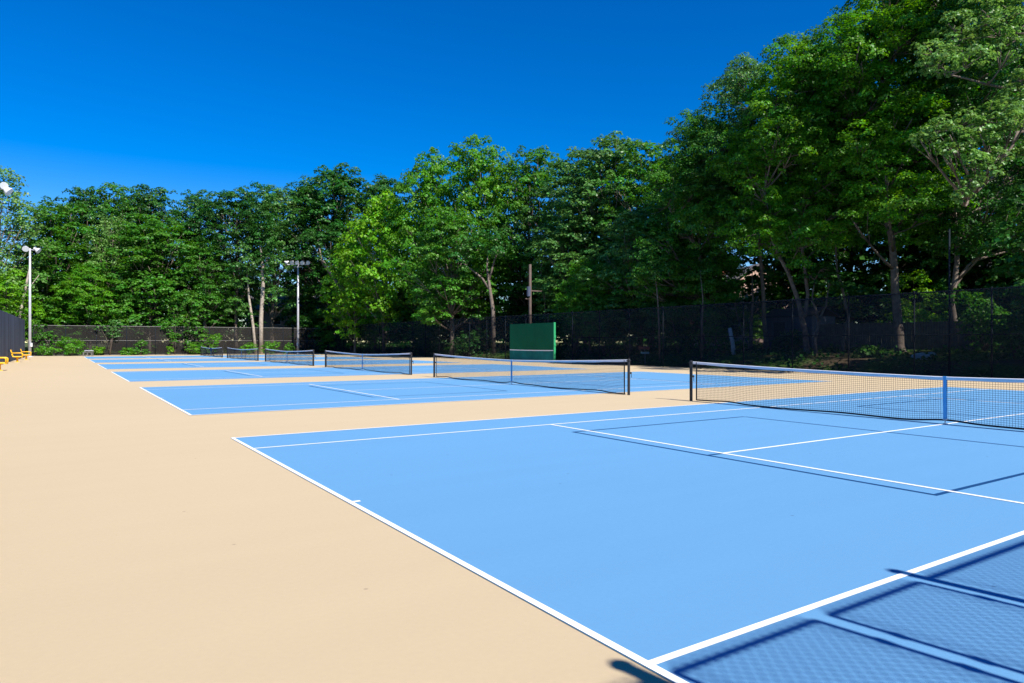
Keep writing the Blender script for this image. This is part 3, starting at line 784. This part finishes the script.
# key u d vtop width rz label group
TREES = [
 ('F', -6, 82, 162, 11, 0, 'airy pale green tree at the far left edge, behind the lamp head', G1),
 ('E', 6, 80, 268, 7, 40, 'low yellow-green tree at the left edge above the navy fence', G1),
 ('A', 52, 90, 198, 13, 120, 'round green tree above the two-headed grey lamp pole', G1),
 ('B', 84, 98, 184, 11, 200, 'dark green treetop on the skyline right of the two-headed lamp pole', G1),
 ('A', 118, 101, 182, 12, 10, 'broad dark treetop behind the tree with pale young leaves', G1),
 ('F', 112, 92, 212, 8, 80, 'tree with pale yellowish young leaves halfway up the wood on the left', G1),
 ('B', 153, 100, 182, 11, 300, 'pointed dark treetop standing highest above the broad green tree on the left', G1),
 ('A', 158, 93, 214, 15, 220, 'broad full green tree low in front of the left treetops', G1),
 ('C', 90, 88, 262, 9, 30, 'bright low tree arching over the far fence right of the grey lamp pole', G1),
 ('B', 198, 98, 188, 10, 70, 'dark treetop beside the bare forked branches on the skyline', G1),
 ('A', 205, 93, 240, 9, 160, 'mid-height green tree left of the pair of pale trunks', G1),
 ('G', 236, 96, 184, 12, 15, 'tall dark tree with foliage starting high, left of the pale trunks', G1),
 ('D', 272, 100, 181, 11, 130, 'grey-green tree on the skyline behind the floodlight pole', G1),
 ('G', 306, 104, 176, 12, 260, 'dark tree behind the floodlight pole, its crown starting high', G1),
 ('B', 338, 101, 163, 16, 50, 'large dark rounded tree left of the lime green tree', G1),
 ('G', 385, 104, 172, 12, 100, 'dark treetop between the large rounded dark tree and the lobed tree', G1),
 ('E', 384, 85, 192, 12, 300, 'bright lime green tree in the middle, brightest of all', G2),
 ('E', 355, 89, 232, 8, 200, 'small lime green tree at the left flank of the brightest lime tree', G2),
 ('C', 428, 82, 148, 11, 250, 'fresh green tree with a lobed top beside the open sky, right of the lime tree', G2),
 ('C', 480, 77, 133, 12, 90, 'tall fresh green tree at the centre, the left of two highest lobes', G2),
 ('A', 452, 70, 205, 10, 190, 'mid-green tree low behind the second net, with a pale forked trunk', G2),
 ('A', 530, 74, 146, 11, 40, 'green treetop right of the central lobed tree', G2),
 ('D', 575, 68, 146, 11, 210, 'grey-green tree high above the green practice board', G2),
 ('D', 612, 64, 130, 11, 20, 'grey-green tree topping the skyline right of the practice board', G2),
 ('D', 576, 64, 205, 9, 120, 'lower grey-green tree straight above the practice board', G2),
 ('A', 652, 60, 140, 10, 330, 'dense green treetop at the foot of the tall rising crowns', G2),
 ('D', 640, 54, 205, 9, 280, 'mid-height grey-green tree left of the tall rising crowns', G2),
 ('C', 590, 56, 258, 6, 80, 'small bright green tree at the fence right of the practice board', G2),
 ('B', 690, 62, 150, 10, 140, 'dark tree behind the first of the tall rising crowns', G2),
 ('G', 780, 62, 120, 12, 180, 'dark tree filling the gap behind the tall airy crown', G2),
 ('G', 850, 60, 60, 12, 30, 'dark tree behind the highest pointed crown', G2),
 ('B', 925, 58, 40, 12, 270, 'dark tree behind the trunk beside the board fence', G2),
 ('I', 150, 91, 262, 10, 30, 'low round green tree at the fence in the left wood, under the tall ones', G1),
 ('C', 122, 91, 285, 7, 200, 'low bright tree spreading over the fence left of the low round one', G1),
 ('I', 185, 90, 285, 7, 100, 'small green tree low at the fence, left of the short brownish trunk', G1),
 ('H', 222, 98, 262, 12, 0, 'dark low tree behind the short brownish trunk', G1),
 ('H', 312, 106, 255, 11, 50, 'dark low tree behind the floodlight pole', G1),
 ('H', 345, 101, 262, 13, 90, 'dark low tree in the corner under the large rounded dark tree', G1),
 ('H', 30, 92, 262, 12, 250, 'dark low tree behind the two-headed lamp pole', G1),
 ('I', 62, 88, 292, 8, 10, 'low green tree over the fence right of the two-headed lamp pole', G1),
 ('I', 375, 92, 285, 10, 140, 'shaded low tree beneath the lime green tree', G2),
 ('H', 420, 86, 270, 11, 20, 'dark low tree right of the lime green tree', G2),
 ('H', 470, 82, 262, 12, 70, 'dark low tree behind the sturdy forked trunk', G2),
 ('H', 525, 76, 262, 11, 160, 'dark low tree behind the timber pole', G2),
 ('H', 585, 70, 262, 12, 210, 'dark low tree behind the small bright tree by the practice board', G2),
 ('H', 650, 62, 245, 11, 260, 'dark low tree behind the slim brown stem', G2),
 ('H', 700, 64, 245, 9, 300, 'dark low tree left of the sunlit lawn gap', G2),
 ('H', 800, 60, 185, 13, 40, 'dark low tree above the slate shed', G2),
 ('H', 862, 57, 190, 12, 120, 'dark low tree above the board fence', G2),
 ('H', 925, 56, 180, 12, 190, 'dark low tree behind the thickest trunk', G2),
 ('H', 985, 53, 170, 12, 280, 'dark low tree right of the dark slim pole', G2),
 ('H', 1045, 50, 160, 12, 330, 'dark low tree at the far right edge', G2),
 ('G', 1010, 56, 0, 13, 60, 'dark tree behind the pale hanging boughs at the right edge', G2),
]
for a_ in TREES: place(*a_)
def place_xy(key, x, y, h, width, rz, label):  # trees added beyond the frame to shade the right fence and understory
    pr, H0, R0, used = PROTO[key]; o = pr if not used[0] else copy_tree(pr); used[0] = True
    o.name = 'broadleaf_tree'; o.location = (x, y, gz(x, y)); o.scale = (width/2/R0, width/2/R0, h/H0); o.rotation_euler.z = R(rz); o['label'] = label; o['group'] = G2
place_xy('H', 24.5, 0.5, 10, 11, 20, 'low dark tree added for shade outside the right edge, beside the nearest court')
place_xy('A', 25, -9, 17, 12, 60, 'tall green tree added for shade outside the right edge, level with the gate')
place_xy('H', 21.5, 4.5, 9, 6.5, 80, 'small dark tree added for shade just outside the right edge against the fence')

# forked bare snag on the skyline
def bare(name, base, segs, label, mt='bark_pale', group=None, cat='tree'):
    x, y, z = base; r_ = empty(name, (x, y, z), label, cat, group)
    build_trunk('trunk', segs, M[mt], r_); return r_
def V3(*a): return Vector(a)
x, y = at(197, 97.5)
bare('bare_tree', (x, y, gz(x, y)), [([V3(0,0,-.3), V3(.2,0,8), V3(0,0,14.5), V3(-.5,0,18)], [.22,.17,.12,.04], 8), ([V3(0,0,14.2), V3(.9,0,16.5), V3(1.4,0,20)], [.09,.07,.02], 6), ([V3(-.2,0,16), V3(-1.6,.2,18.2)], [.07,.02], 5), ([V3(.9,0,16.5), V3(1.9,.2,18)], [.05,.02], 5)],
     'pale bare forked branches standing out of the treetops on the left', group=None)
x, y = at(14, 80)
bare('bare_tree', (x, y, gz(x, y)), [([V3(0,0,-.3), V3(.5,0,4.4), V3(1.2,0,8.5), V3(1.6,0,11)], [.2,.17,.13,.05], 8), ([V3(.9,0,7), V3(2.4,.2,9.5)], [.08,.03], 5)],
     'leaning pale trunk left of the two-headed lamp pole')
# pair of pale trunks
def pale_trunk(u, d, pts, r, label, fork=None, leafy=None, seed=1, bark='bark_pale', kind='dark'):
    x, y = at(u, d); z0 = gz(x, y)
    r_ = empty('slender_tree', (x, y, z0), label, 'tree')
    def W(u_, v_, dd=0):
        a, b_ = at(u_, d+dd); return Vector((a-x, b_-y, zat(v_, d+dd)-z0))
    P = [W(u_, v_) for u_, v_ in pts]; P[0].z = -.3
    n = len(P); segs = [(P, [r*(1-.85*(k/(n-1))**1.5) for k in range(n)], 9)]
    for fk in (fork or []):
        Q = [W(u_, v_, .3*k) for k, (u_, v_) in enumerate(fk)]
        segs.append((Q, [r*.6*(1-.6*k/(len(Q)-1)) for k in range(len(Q))], 7))
    build_trunk('trunk', segs, M[bark], r_)
    if leafy:
        rng = np.random.default_rng(seed)
        bl = []
        for (u_, v_, rad) in leafy:
            c = W(u_, v_, rng.uniform(-1.8, .5)); bl.append((c.x, c.y, c.z, rad))
        me, _ = foliage_from_blobs('crown', bl, rng, L[kind], .24 if d > 60 else .17, 2.2, 10)
        c = bpy.data.objects.new('crown', me); COL.objects.link(c); c.parent = r_
    return r_
pale_trunk(261, 93, [(261, 354), (261, 320), (263, 285), (262, 262), (260, 245), (258, 225)], .30, 'right and thicker of the two pale trunks behind the far fence',
           fork=[[(262, 275), (266, 262), (270, 254)]], leafy=[(254,258,1.2),(269,256,1.1),(260,240,1.3),(264,232,1.3),(258,226,1.4),(262, 240, 1.6), (268, 228, 1.5), (278, 250, 1.3), (262, 262, 1.0), (256, 212, 2.0), (272, 220, 1.7), (268, 275, 1.2), (276, 292, 1.0), (245, 235, 1.6), (262, 195, 2.0)], seed=71)
pale_trunk(256, 92.6, [(256, 354), (253, 325), (249, 298), (248, 285), (246, 262)], .21, 'left and slimmer of the two pale trunks behind the far fence',
           leafy=[(247, 272, 1.0), (249, 264, 1.0), (243, 284, 1.1), (240, 250, 1.6), (236, 306, 1.5), (244, 312, 1.2), (231, 288, 1.3), (246, 265, 1.2)], seed=72, kind='grey')
pale_trunk(205, 92.5, [(205, 354), (204, 330), (205, 310), (206, 290)], .2, 'short brownish trunk behind the far fence, left of the pale pair', leafy=[(207, 285, 1.4), (198, 300, 1.2), (214, 300, 1.2)], seed=73, kind='mid', bark='bark')
pale_trunk(178, 92.5, [(178, 354), (178, 335), (177, 310), (175, 285)], .22, 'sunlit straight trunk behind the far fence at the broad green tree', bark='bark_pale')
pale_trunk(77, 92, [(76, 354), (78, 330), (79, 315), (76, 300), (70, 285)], .28, 'pale trunk behind the far fence near the tiny bench', fork=[[(79, 318), (86, 305), (98, 292)]], leafy=[(70, 282, 1.4), (100, 290, 1.4), (112, 300, 1.3), (60, 297, 1.3), (125, 305, 1.1)], seed=74, kind='fresh')
pale_trunk(352, 92, [(352, 350), (350, 302), (338, 285), (326, 265), (313, 246)], .26, 'leaning trunk sloping left below the large rounded dark tree', bark='bark', fork=[[(338, 285), (322, 262), (318, 240)]], leafy=[(312, 242, 1.8), (320, 236, 1.6), (326, 258, 1.0), (305, 255, 1.4)], seed=82)
pale_trunk(492, 67, [(494, 352), (493, 310), (490, 290), (487, 268), (488, 250)], .22, 'sturdy trunk with two forking limbs behind the second net', fork=[[(490, 290), (482, 278), (472, 270), (462, 262)], [(489, 280), (494, 262), (500, 245)]], bark='bark', leafy=[(460,258,1.6),(488,246,1.8),(502,242,1.6),(475,250,1.5)], seed=81)
pale_trunk(545, 66, [(546, 350), (545, 300), (541, 275), (542, 245)], .10, 'thin pale trunk just right of the timber pole', bark='bark')
pale_trunk(659, 47, [(660, 356), (659, 320), (657, 290), (653, 262)], .075, 'slim brown stem behind the right fence, between the second and nearest net', bark='bark', leafy=[(650, 255, 1.0), (660, 270, .8)], seed=75)
pale_trunk(702, 46, [(702, 356), (702, 330), (703, 298), (700, 270)], .07, 'slim grey stem above the far post of the nearest net', bark='bark')
x, y = at(733, 46)
bare('tree_stump', (x, y, gz(x, y)), [([V3(.05,0,-.2), V3(0,0,.6), V3(-.22,.1,1.75)], [.17,.14,.12], 9)], 'pale leaning broken stump beyond the right fence', mt='stone', cat='stump')
pale_trunk(752, 47.5, [(752, 356), (748, 345), (743, 333), (737, 315), (735, 300)], .07, 'thin dark stem leaning left before the sunlit lawn gap', bark='bark')
pale_trunk(751, 48.5, [(750, 358), (751, 340), (751, 322), (753, 300), (752, 270)], .16, 'dark upright trunk before the sunlit lawn gap', bark='bark')

# ---------------------------------------------------------------- tall near trees on the right, each its own
def near_tree(label, u, d, pts, r, forks, blobs, seed, kind='fresh', leaf=.145, dens=2.2, nclump=13, bark='bark', fr=9, bs=1.0, name='maple_tree', group=G2):
    x, y = at(u, d); z0 = gz(x, y)
    r_ = empty(name, (x, y, z0), label, 'tree', group)
    rng = np.random.default_rng(seed)
    def W(u_, v_, dd=0):
        a, b_ = at(u_, d+dd); return Vector((a-x, b_-y, zat(v_, d+dd)-z0))
    P = [W(*q) for q in pts]; P[0].z = -.4
    def smooth(P):
        Q = []
        for k in range(len(P)-1):
            Q.append(P[k]); Q.append((P[k]+P[k+1])/2 + Vector(rng.normal(size=3))*.04)
        Q.append(P[-1]); return Q
    P = smooth(P); n = len(P)
    rads = [r*(1.3 if k == 0 else 1.0)*(1-.75*k/(n-1)) for k in range(n)]
    segs = [(P, rads, 10)]
    skel = list(P)
    for fk in forks:
        Q = smooth([W(*q) for q in fk]); m_ = len(Q)
        segs.append((Q, [min(r*.72, fr)*(1-.75*k/(m_-1)) for k in range(m_)], 8)); skel += Q[1:]
    bl = []
    for (u_, v_, dd, rad) in blobs:
        c = W(u_, v_, dd); bl.append((c.x, c.y, c.z, rad*bs))
        below = [s_ for s_ in skel if s_.z < c.z+.3] or skel
        s_ = min(below, key=lambda q: (q-c).length + .5*abs((c.z - q.z) - (q.xy-c.xy).length*.6))
        mid = (s_+c)/2 + Vector(rng.normal(size=3))*.3
        lr = min(.12, .03+.012*(c-s_).length)
        pts_ = [s_*(1-t)**2 + mid*2*t*(1-t) + c*t*t for t in (0, .2, .4, .6, .8, 1)]
        segs.append((pts_, [lr*(1-.7*t) for t in (0, .2, .4, .6, .8, 1)], 6))
        for _ in range(4):
            e = c + Vector(rng.normal(size=3)).normalized()*rad*.75
            segs.append(([pts_[3], (pts_[3]+e)/2+Vector(rng.normal(size=3))*.1, e], [.03, .02, .006], 4))
    build_trunk('trunk', segs, M[bark], r_)
    me, _ = foliage_from_blobs('crown', bl, rng, L[kind], leaf, dens, nclump, clump_scale=.30)
    c = bpy.data.objects.new('crown', me); COL.objects.link(c); c.parent = r_
    return r_
def fill(rng, poly, d0, d1, n, r0, r1):
    """bough masses spread through a crown volume outlined by left/right limits per height; placed at varied depths"""
    out = []
    vs_ = [p[0] for p in poly]; v0, v1 = min(vs_), max(vs_)
    tries = 0
    while len(out) < n and tries < 5000:
        tries += 1
        v = rng.uniform(v0, v1)
        l = np.interp(v, vs_, [p[1] for p in poly]); r_ = np.interp(v, vs_, [p[2] for p in poly])
        u = rng.uniform(l, r_); e = 1-abs(2*(u-l)/max(1, (r_-l))-1)
        hw = (d1-d0)/2*math.sqrt(max(.05, 1-(1-e)**2)); dd = (d0+d1)/2 + rng.uniform(-1, 1)*hw
        rad = rng.uniform(r0, r1)
        c = (u, v, dd, rad)
        if any(math.hypot((u-q[0])/15, (v-q[1])/15) < .95*rad/1.9 and abs(dd-q[2]) < rad*1.2 for q in out): continue
        out.append(c)
    return out
rg = np.random.default_rng(42)
near_tree('first tall rising crown right of the centre, leafy down to the fence', 700, 50,
          [(702, 356), (704, 300), (700, 250), (698, 200), (700, 165)], .2, [[(700, 250), (680, 225), (668, 205)], [(698, 215), (715, 190), (724, 170)]],
          fill(rg, [(126, 692, 722), (150, 680, 742), (200, 668, 745), (250, 640, 745), (300, 622, 728)], -4.5, 4.5, 64, 1.2, 2.1), 201, 'mid')
near_tree('airy tall crown whose top juts into the sky left of the highest crown', 764, 48,
          [(766, 362), (764, 320), (762, 275), (757, 220), (752, 150), (748, 90)], .17, [[(757, 220), (740, 190), (730, 160)], [(754, 180), (772, 140), (776, 110)]],
          fill(rg, [(66, 738, 760), (90, 724, 778), (120, 708, 790), (170, 705, 795), (235, 715, 790)], -3.5, 3.5, 52, 1.0, 1.7), 202, 'grey', dens=1.7)
near_tree('Y-shaped twin-trunked tree just left of the board fence', 806, 42.5,
          [(808, 360), (806, 344), (801.5, 318), (797, 297), (788, 272), (772, 238), (765, 190), (768, 130)], .20, [[(801.5, 318), (806, 310), (808, 295), (804.5, 262), (798, 232), (800, 180), (805, 110), (808, 65)]],
          fill(rg, [(50, 795, 815), (75, 772, 838), (110, 760, 850), (160, 740, 855), (215, 742, 850), (242, 755, 840)], -4.0, 4.0, 80, 1.1, 1.9), 203, 'fresh')
near_tree('slim crooked trunk in front of the board fence, forking near the crown', 844, 43,
          [(843, 358), (843, 340), (849, 315), (843.7, 295), (837.5, 274), (836, 236), (838, 190)], .13, [],
          fill(rg, [(120, 820, 860), (190, 815, 870), (240, 818, 862)], -2.5, 2.5, 20, 1.0, 1.5), 204, 'mid')
near_tree('tree with the thickest straight trunk and the highest crown on the right', 897, 40,
          [(902, 362), (899, 335), (896.5, 305), (894.5, 270), (891, 235), (887, 205), (884, 150), (882, 80), (880, 30)], .29, [[(888, 212), (882, 198), (868, 175), (850, 120)], [(889, 218), (896, 196), (912, 160), (918, 90)]],
          fill(rg, [(-12, 868, 905), (20, 842, 930), (60, 832, 940), (110, 835, 945), (170, 835, 945), (225, 840, 935)], -4.5, 4.5, 92, 1.1, 1.9), 205, 'fresh')
near_tree('tree behind the dark slim pole, with a bent trunk and shaded crown', 957, 39.5,
          [(958, 360), (956, 335), (951, 300), (957, 262), (955, 220), (952, 150), (955, 60), (960, -20)], .2, [[(952, 290), (965, 270), (972, 262)], [(954, 180), (975, 130), (990, 90)]],
          fill(rg, [(-90, 925, 990), (-20, 905, 1030), (60, 915, 1040), (140, 920, 1045), (215, 930, 1040), (250, 950, 1050)], -4.0, 4.5, 88, 1.1, 1.9), 206, 'dark')
near_tree('small tangled vine-clad trunk beside the Y-shaped tree', 818, 42,
          [(814.5, 360), (815, 340), (819, 321), (826, 306), (829, 285)], .13, [[(819, 321), (812, 300), (815, 280)]],
          [(829, 282, 0, .8), (812, 276, .5, .8), (822, 270, -.5, .7)], 207, 'dark')
# boughs hanging into the frame from a tree that stands beyond the right edge
near_tree('tree beyond the right edge whose pale sunlit boughs hang into the frame', 1090, 31,
          [(1092, 370), (1088, 300), (1080, 200), (1070, 100), (1066, 0), (1062, -90), (1060, -180)], .34,
          [[(1072, 120), (1040, 95), (1005, 88), (965, 78), (935, 72)], [(1076, 160), (1045, 130), (1018, 132), (1004, 160), (985, 185), (968, 200)],
           [(1070, 100), (1045, 115), (1000, 128), (965, 128), (935, 132)], [(1066, 20), (1030, 10), (985, 25), (950, 40)], [(1068, 50), (1040, 30), (1000, 50)]],
          [(930, 52, -1, .7), (945, 62, -1.5, .8), (925, 66, -.5, .55), (960, 45, -1, .9), (975, 60, -2, .8), (990, 35, -1, 1.0), (1010, 50, -1, 1.0), (1005, 20, 0, 1.1), (1025, 25, -1, 1.2), (955, 25, 0, .8), (980, 8, 0, 1.0), (1020, -10, 0, 1.2),
           (920, 140, -1.5, .5), (935, 128, -1.5, .7), (950, 135, -2, .8), (966, 122, -1.5, .8), (980, 134, -2, .8), (996, 118, -2, .9), (1012, 128, -2, .9), (1026, 112, -1.5, 1.0), (948, 150, -2, .5),
           (975, 160, -2.2, .6), (988, 172, -2, .6), (972, 185, -2, .5), (962, 196, -2, .4), (1000, 156, -2, .6), (1012, 100, -1, .8), (1030, 80, -1, 1.0), (1035, 150, -1, .8),
           (1060, 60, 0, 2), (1090, 100, 0, 2.2), (1060, -40, 0, 2.2), (1100, 10, 0, 2.4), (1080, -100, 0, 2.4), (1120, 60, 1, 2.2), (1060, -160, 0, 2), (1110, -60, 2, 2.2), (1040, -90, 1, 1.8), (1100, 160, 0, 1.6)],
          208, 'pale', leaf=.15, dens=2.4, nclump=13, fr=.10, bs=.86)
near_tree('leafy tree beyond the right edge, behind the hanging boughs', 1120, 40,
          [(1120, 370), (1118, 250), (1110, 100), (1105, -50)], .3, [],
          fill(rg, [(-160, 1060, 1160), (-60, 1035, 1190), (60, 1040, 1200), (200, 1045, 1190), (260, 1060, 1180)], -4, 5, 40, 1.3, 2.2), 209, 'mid', leaf=.22, dens=2.0, nclump=11)

# ------------------------------------------------------------------ shrubs
def shrub(u, d, w, h, kind, label, seed, nb=7, leaf=.14, dens=2.2, name='shrub', dz=0):
    x, y = at(u, d); z = max(0, gz(x, y))
    rng = np.random.default_rng(seed); r_ = empty(name, (x, y, z), label, 'shrub', 'shrubs along the fences')
    bl = []
    for i in range(nb):
        a = i*2.4; rad = w*.32*math.sqrt((i+.5)/nb); rs = w*rng.uniform(.16, .26)
        bl.append((rad*math.cos(a), rad*math.sin(a)*.5, max(rs*.7, h*rng.uniform(.25, .85) - rs*.3), rs))
    segs = [([V3(0,0,-.05), V3(b_[0]*.5, b_[1]*.5, b_[2]*.5), V3(b_[0], b_[1], b_[2])], [.03,.02,.008], 5) for b_ in bl]
    build_trunk('stems', segs, M['bark'], r_)
    me, _ = foliage_from_blobs('foliage', bl, rng, L[kind], leaf, dens, 9, keep_low=.7)
    c = bpy.data.objects.new('foliage', me); COL.objects.link(c); c.parent = r_
SH = [(70, 79.6, 4.2, 2.1, 'fresh', 'large bright shrub at the foot of the far fence near the grey lamp pole'),
 (45, 79.4, 2.4, 1.2, 'fresh', 'low bright shrub between the grey lamp pole and the far fence'),
 (99, 82.5, 1.6, 1.1, 'lime', 'small yellow-green shrub just right of the tiny bench'),
 (128, 84, 2.2, 1.1, 'fresh', 'low shrub at the far fence, left of the middle of the left courts'),
 (141, 84.6, 2.4, 2.1, 'mid', 'upright shrub at the far fence, behind the left courts'),
 (170, 86.2, 1.0, 1.4, 'lime', 'narrow yellow-green sapling against a sunlit trunk'),
 (196, 87.5, 3.2, 1.7, 'fresh', 'spreading shrub left of the farthest net'),
 (211, 88.2, 3.2, 2.9, 'fresh', 'tall leafy shrub behind the farthest net'),
 (249, 90.0, 2.4, 1.9, 'fresh', 'shrub left of the pair of pale trunks'),
 (271, 91.0, 2.6, 2.1, 'fresh', 'shrub right of the pair of pale trunks'),
 (289, 92.0, 1.8, 1.6, 'mid', 'small shrub left of the floodlight pole')]
for i, (u, d, w, h, k, lab) in enumerate(SH): shrub(u, d, w, h, k, lab, 300+i)
SH2 = [(376, 90, 4.6, 5.5, 'fresh', 'sunlit shrub showing through the fence in the middle'),
 (340, 98, 6, 3.4, 'mid', 'dark shrub in the far right corner behind the fence'),
 (425, 78, 6, 3.6, 'dark', 'dark shrub behind the right fence left of the second net'),
 (470, 69, 5, 3.2, 'dark', 'shaded shrub behind the second net'),
 (575, 57, 5.0, 5.0, 'fresh', 'bright shrub rising above the fence right of the practice board'),
 (604, 54, 4.6, 5.0, 'mid', 'tall shrub overhanging the fence between practice board and slim stem'),
 (630, 53, 5.6, 4.2, 'dark', 'dark shrub behind the faint blue sign'),
 (680, 50, 5.4, 4.2, 'dark', 'dark shrub left of the nearest net post behind the fence'),
 (715, 47.5, 3.2, 3.4, 'mid', 'shrub left of the broken stump'),
 (790, 46.5, 2.6, 1.3, 'dark', 'low shrub before the slate shed'),
 (870, 37.5, 1.4, .7, 'mid', 'little ground shrub left of the thickest trunk'),
 (985, 37, 4.4, 3.4, 'mid', 'shaded shrub behind the fence right of the dark slim pole'),
 (1015, 34, 3.4, 2.2, 'mid', 'shrub at the right edge beyond the fence'),
 (915, 50, 6, 6.5, 'lime', 'sunlit yellow-green shrub beyond the board fence'),
 (945, 52, 5.5, 6.0, 'fresh', 'bright shrub beyond the right end of the board fence'),
 (835, 56, 5, 5.6, 'lime', 'sunlit shrub beyond the shed, left of the crooked trunk'),
 (778, 58, 7, 7.5, 'lime', 'bright sunlit shrub above the slate shed roof'),
 (722, 66, 8, 6.5, 'fresh', 'sunlit shrub beside the lawn behind the broken stump')]
for i, (u, d, w, h, k, lab) in enumerate(SH2): shrub(u, d, w, h, k, lab, 340+i, nb=10, leaf=.17, dens=2.0)

# creeper on the far fence
def creeper(u0, u1, v0, v1, n, label, seed, kind='mid'):
    rng = np.random.default_rng(seed)
    def W(u, v):
        k = (u-512)/F; d = (89.86-CY)/(math.cos(YAW)-k*math.sin(YAW)); a, b_ = at(u, d); return Vector((a, b_, zat(v, d)))
    b0 = W((u0+u1)/2, 353)
    r_ = empty('creeper', (b0.x, b0.y, 0), label, 'creeper', 'creepers on the far fence'); bl = []; segs = []
    for i in range(n):
        c = W(rng.uniform(u0, u1), rng.uniform(v0, v1)) - Vector((b0.x, b0.y, 0)); bl.append((c.x, c.y, c.z, rng.uniform(.35, .7)))
        segs.append(([V3(0, 0, 0), V3(c.x*.4+rng.normal()*.1, c.y, c.z*.6), c], [.02, .015, .008], 4))
    build_trunk('stems', segs, M['bark'], r_)
    me, _ = foliage_from_blobs('foliage', bl, rng, L[kind], .16, 1.1, 8, keep_low=.8)
    c = bpy.data.objects.new('foliage', me); COL.objects.link(c); c.parent = r_
creeper(36, 60, 322, 340, 9, 'creeper hanging over the far fence beside the grey lamp pole', 61)
creeper(98, 122, 322, 336, 7, 'creeper over the far fence right of the tiny bench', 62, 'grey')
creeper(160, 190, 322, 336, 6, 'creeper draping the far fence left of the farthest net', 63)

# undergrowth (uncountable) and the wood beyond
def stuff_leaves(name, P, size, kind, seed, label, cat, up=.9):
    rng = np.random.default_rng(seed); n = len(P)
    N_ = np.array([0, 0, up]) + rng.normal(size=(n, 3))*.6
    me = leaf_mesh(name, P, N_, size*rng.uniform(.6, 1.3, n), rng, L[kind])
    # tint in patches
    q = np.sin(P[:, 0]*.9+P[:, 1]*.5)*np.cos(P[:, 1]*.8-P[:, 2]*.9)*.2+.5
    add_tint(me, np.stack([np.clip(q+rng.normal(size=n)*.15, 0, 1), np.clip(.5+rng.normal(size=n)*.2, 0, 1)], 1)); me.materials.append(L[kind])
    o = bpy.data.objects.new(name, me); COL.objects.link(o); tag(o, label, cat, kind='stuff')
rng = np.random.default_rng(9)
n = 26000
X = np.where(rng.random(n) < .6, rng.uniform(19.2, 30, n), rng.uniform(-22, 30, n)); Y = np.where(X > 19, rng.uniform(2, 105, n), rng.uniform(91, 106, n))
keep = (np.sin(X*1.1)*np.sin(Y*.9+1) + rng.normal(size=n)*.4) > -.1
X, Y = X[keep], Y[keep]
Z = np.array([gz(a, b_) for a, b_ in zip(X, Y)]) + np.abs(rng.normal(size=len(X)))*.16
stuff_leaves('undergrowth', np.stack([X, Y, Z], 1), .22, 'dark', 1, 'low leafy undergrowth on the soil beneath the trees', 'undergrowth')
# leaf litter strip along the foot of the far fence
n = 2600; X = rng.uniform(-16, 17.6, n); Y = 90 - np.abs(rng.normal(size=n))*.22; Z = np.full(n, .015)
ll = MB()
m_ll = mat('dry_leaf', (0.26, 0.13, 0.05), rough=.9, var=.4, scale=20)
for a, b_ in zip(X, Y):
    s_ = rng.uniform(.03, .07); ang = rng.uniform(0, 6.28); c, d_ = math.cos(ang)*s_, math.sin(ang)*s_
    ll.quad((a+c, b_+d_, .012), (a-d_, b_+c, .02), (a-c, b_-d_, .012), (a+d_, b_-c, .026))
tag(ll.build('leaf_litter', m_ll), 'brown dry leaves gathered along the foot of the far fence', 'leaf litter', kind='stuff')
# the far wood: one continuous mass
blobs = []
for i in range(150):
    if i < 90:
        x = rng.uniform(-60, 70); y = rng.uniform(118, 134); zc = rng.uniform(1, 13)
    else:
        x = rng.uniform(62, 84); y = rng.uniform(-25, 115); zc = rng.uniform(0, 11)
    blobs.append((x, y, zc, rng.uniform(3.0, 4.6)))
for i in range(50):  # dark thicket between the rows of the near wood
    y = rng.uniform(40, 100); x = 31 + rng.uniform(-1, 5); blobs.append((x, y, rng.uniform(2, 12), rng.uniform(2, 3)))
for i in range(34):
    x = rng.uniform(-32, 6) if i < 26 else rng.uniform(26, 40); blobs.append((x, rng.uniform(103, 108), rng.uniform(2, 13), rng.uniform(2, 3.2)))
me, _ = foliage_from_blobs('far_wood', blobs, rng, L['dark'], .6, 2.6, 12, keep_low=.8)
o = bpy.data.objects.new('far_wood', me); COL.objects.link(o); tag(o, 'dark mass of woodland behind the front trees', 'woodland', kind='stuff')

print('FACES', sum(len(o.data.polygons) for o in COL.objects if o.type=='MESH'), 'UNIQ', sum(len(m.polygons) for m in bpy.data.meshes))
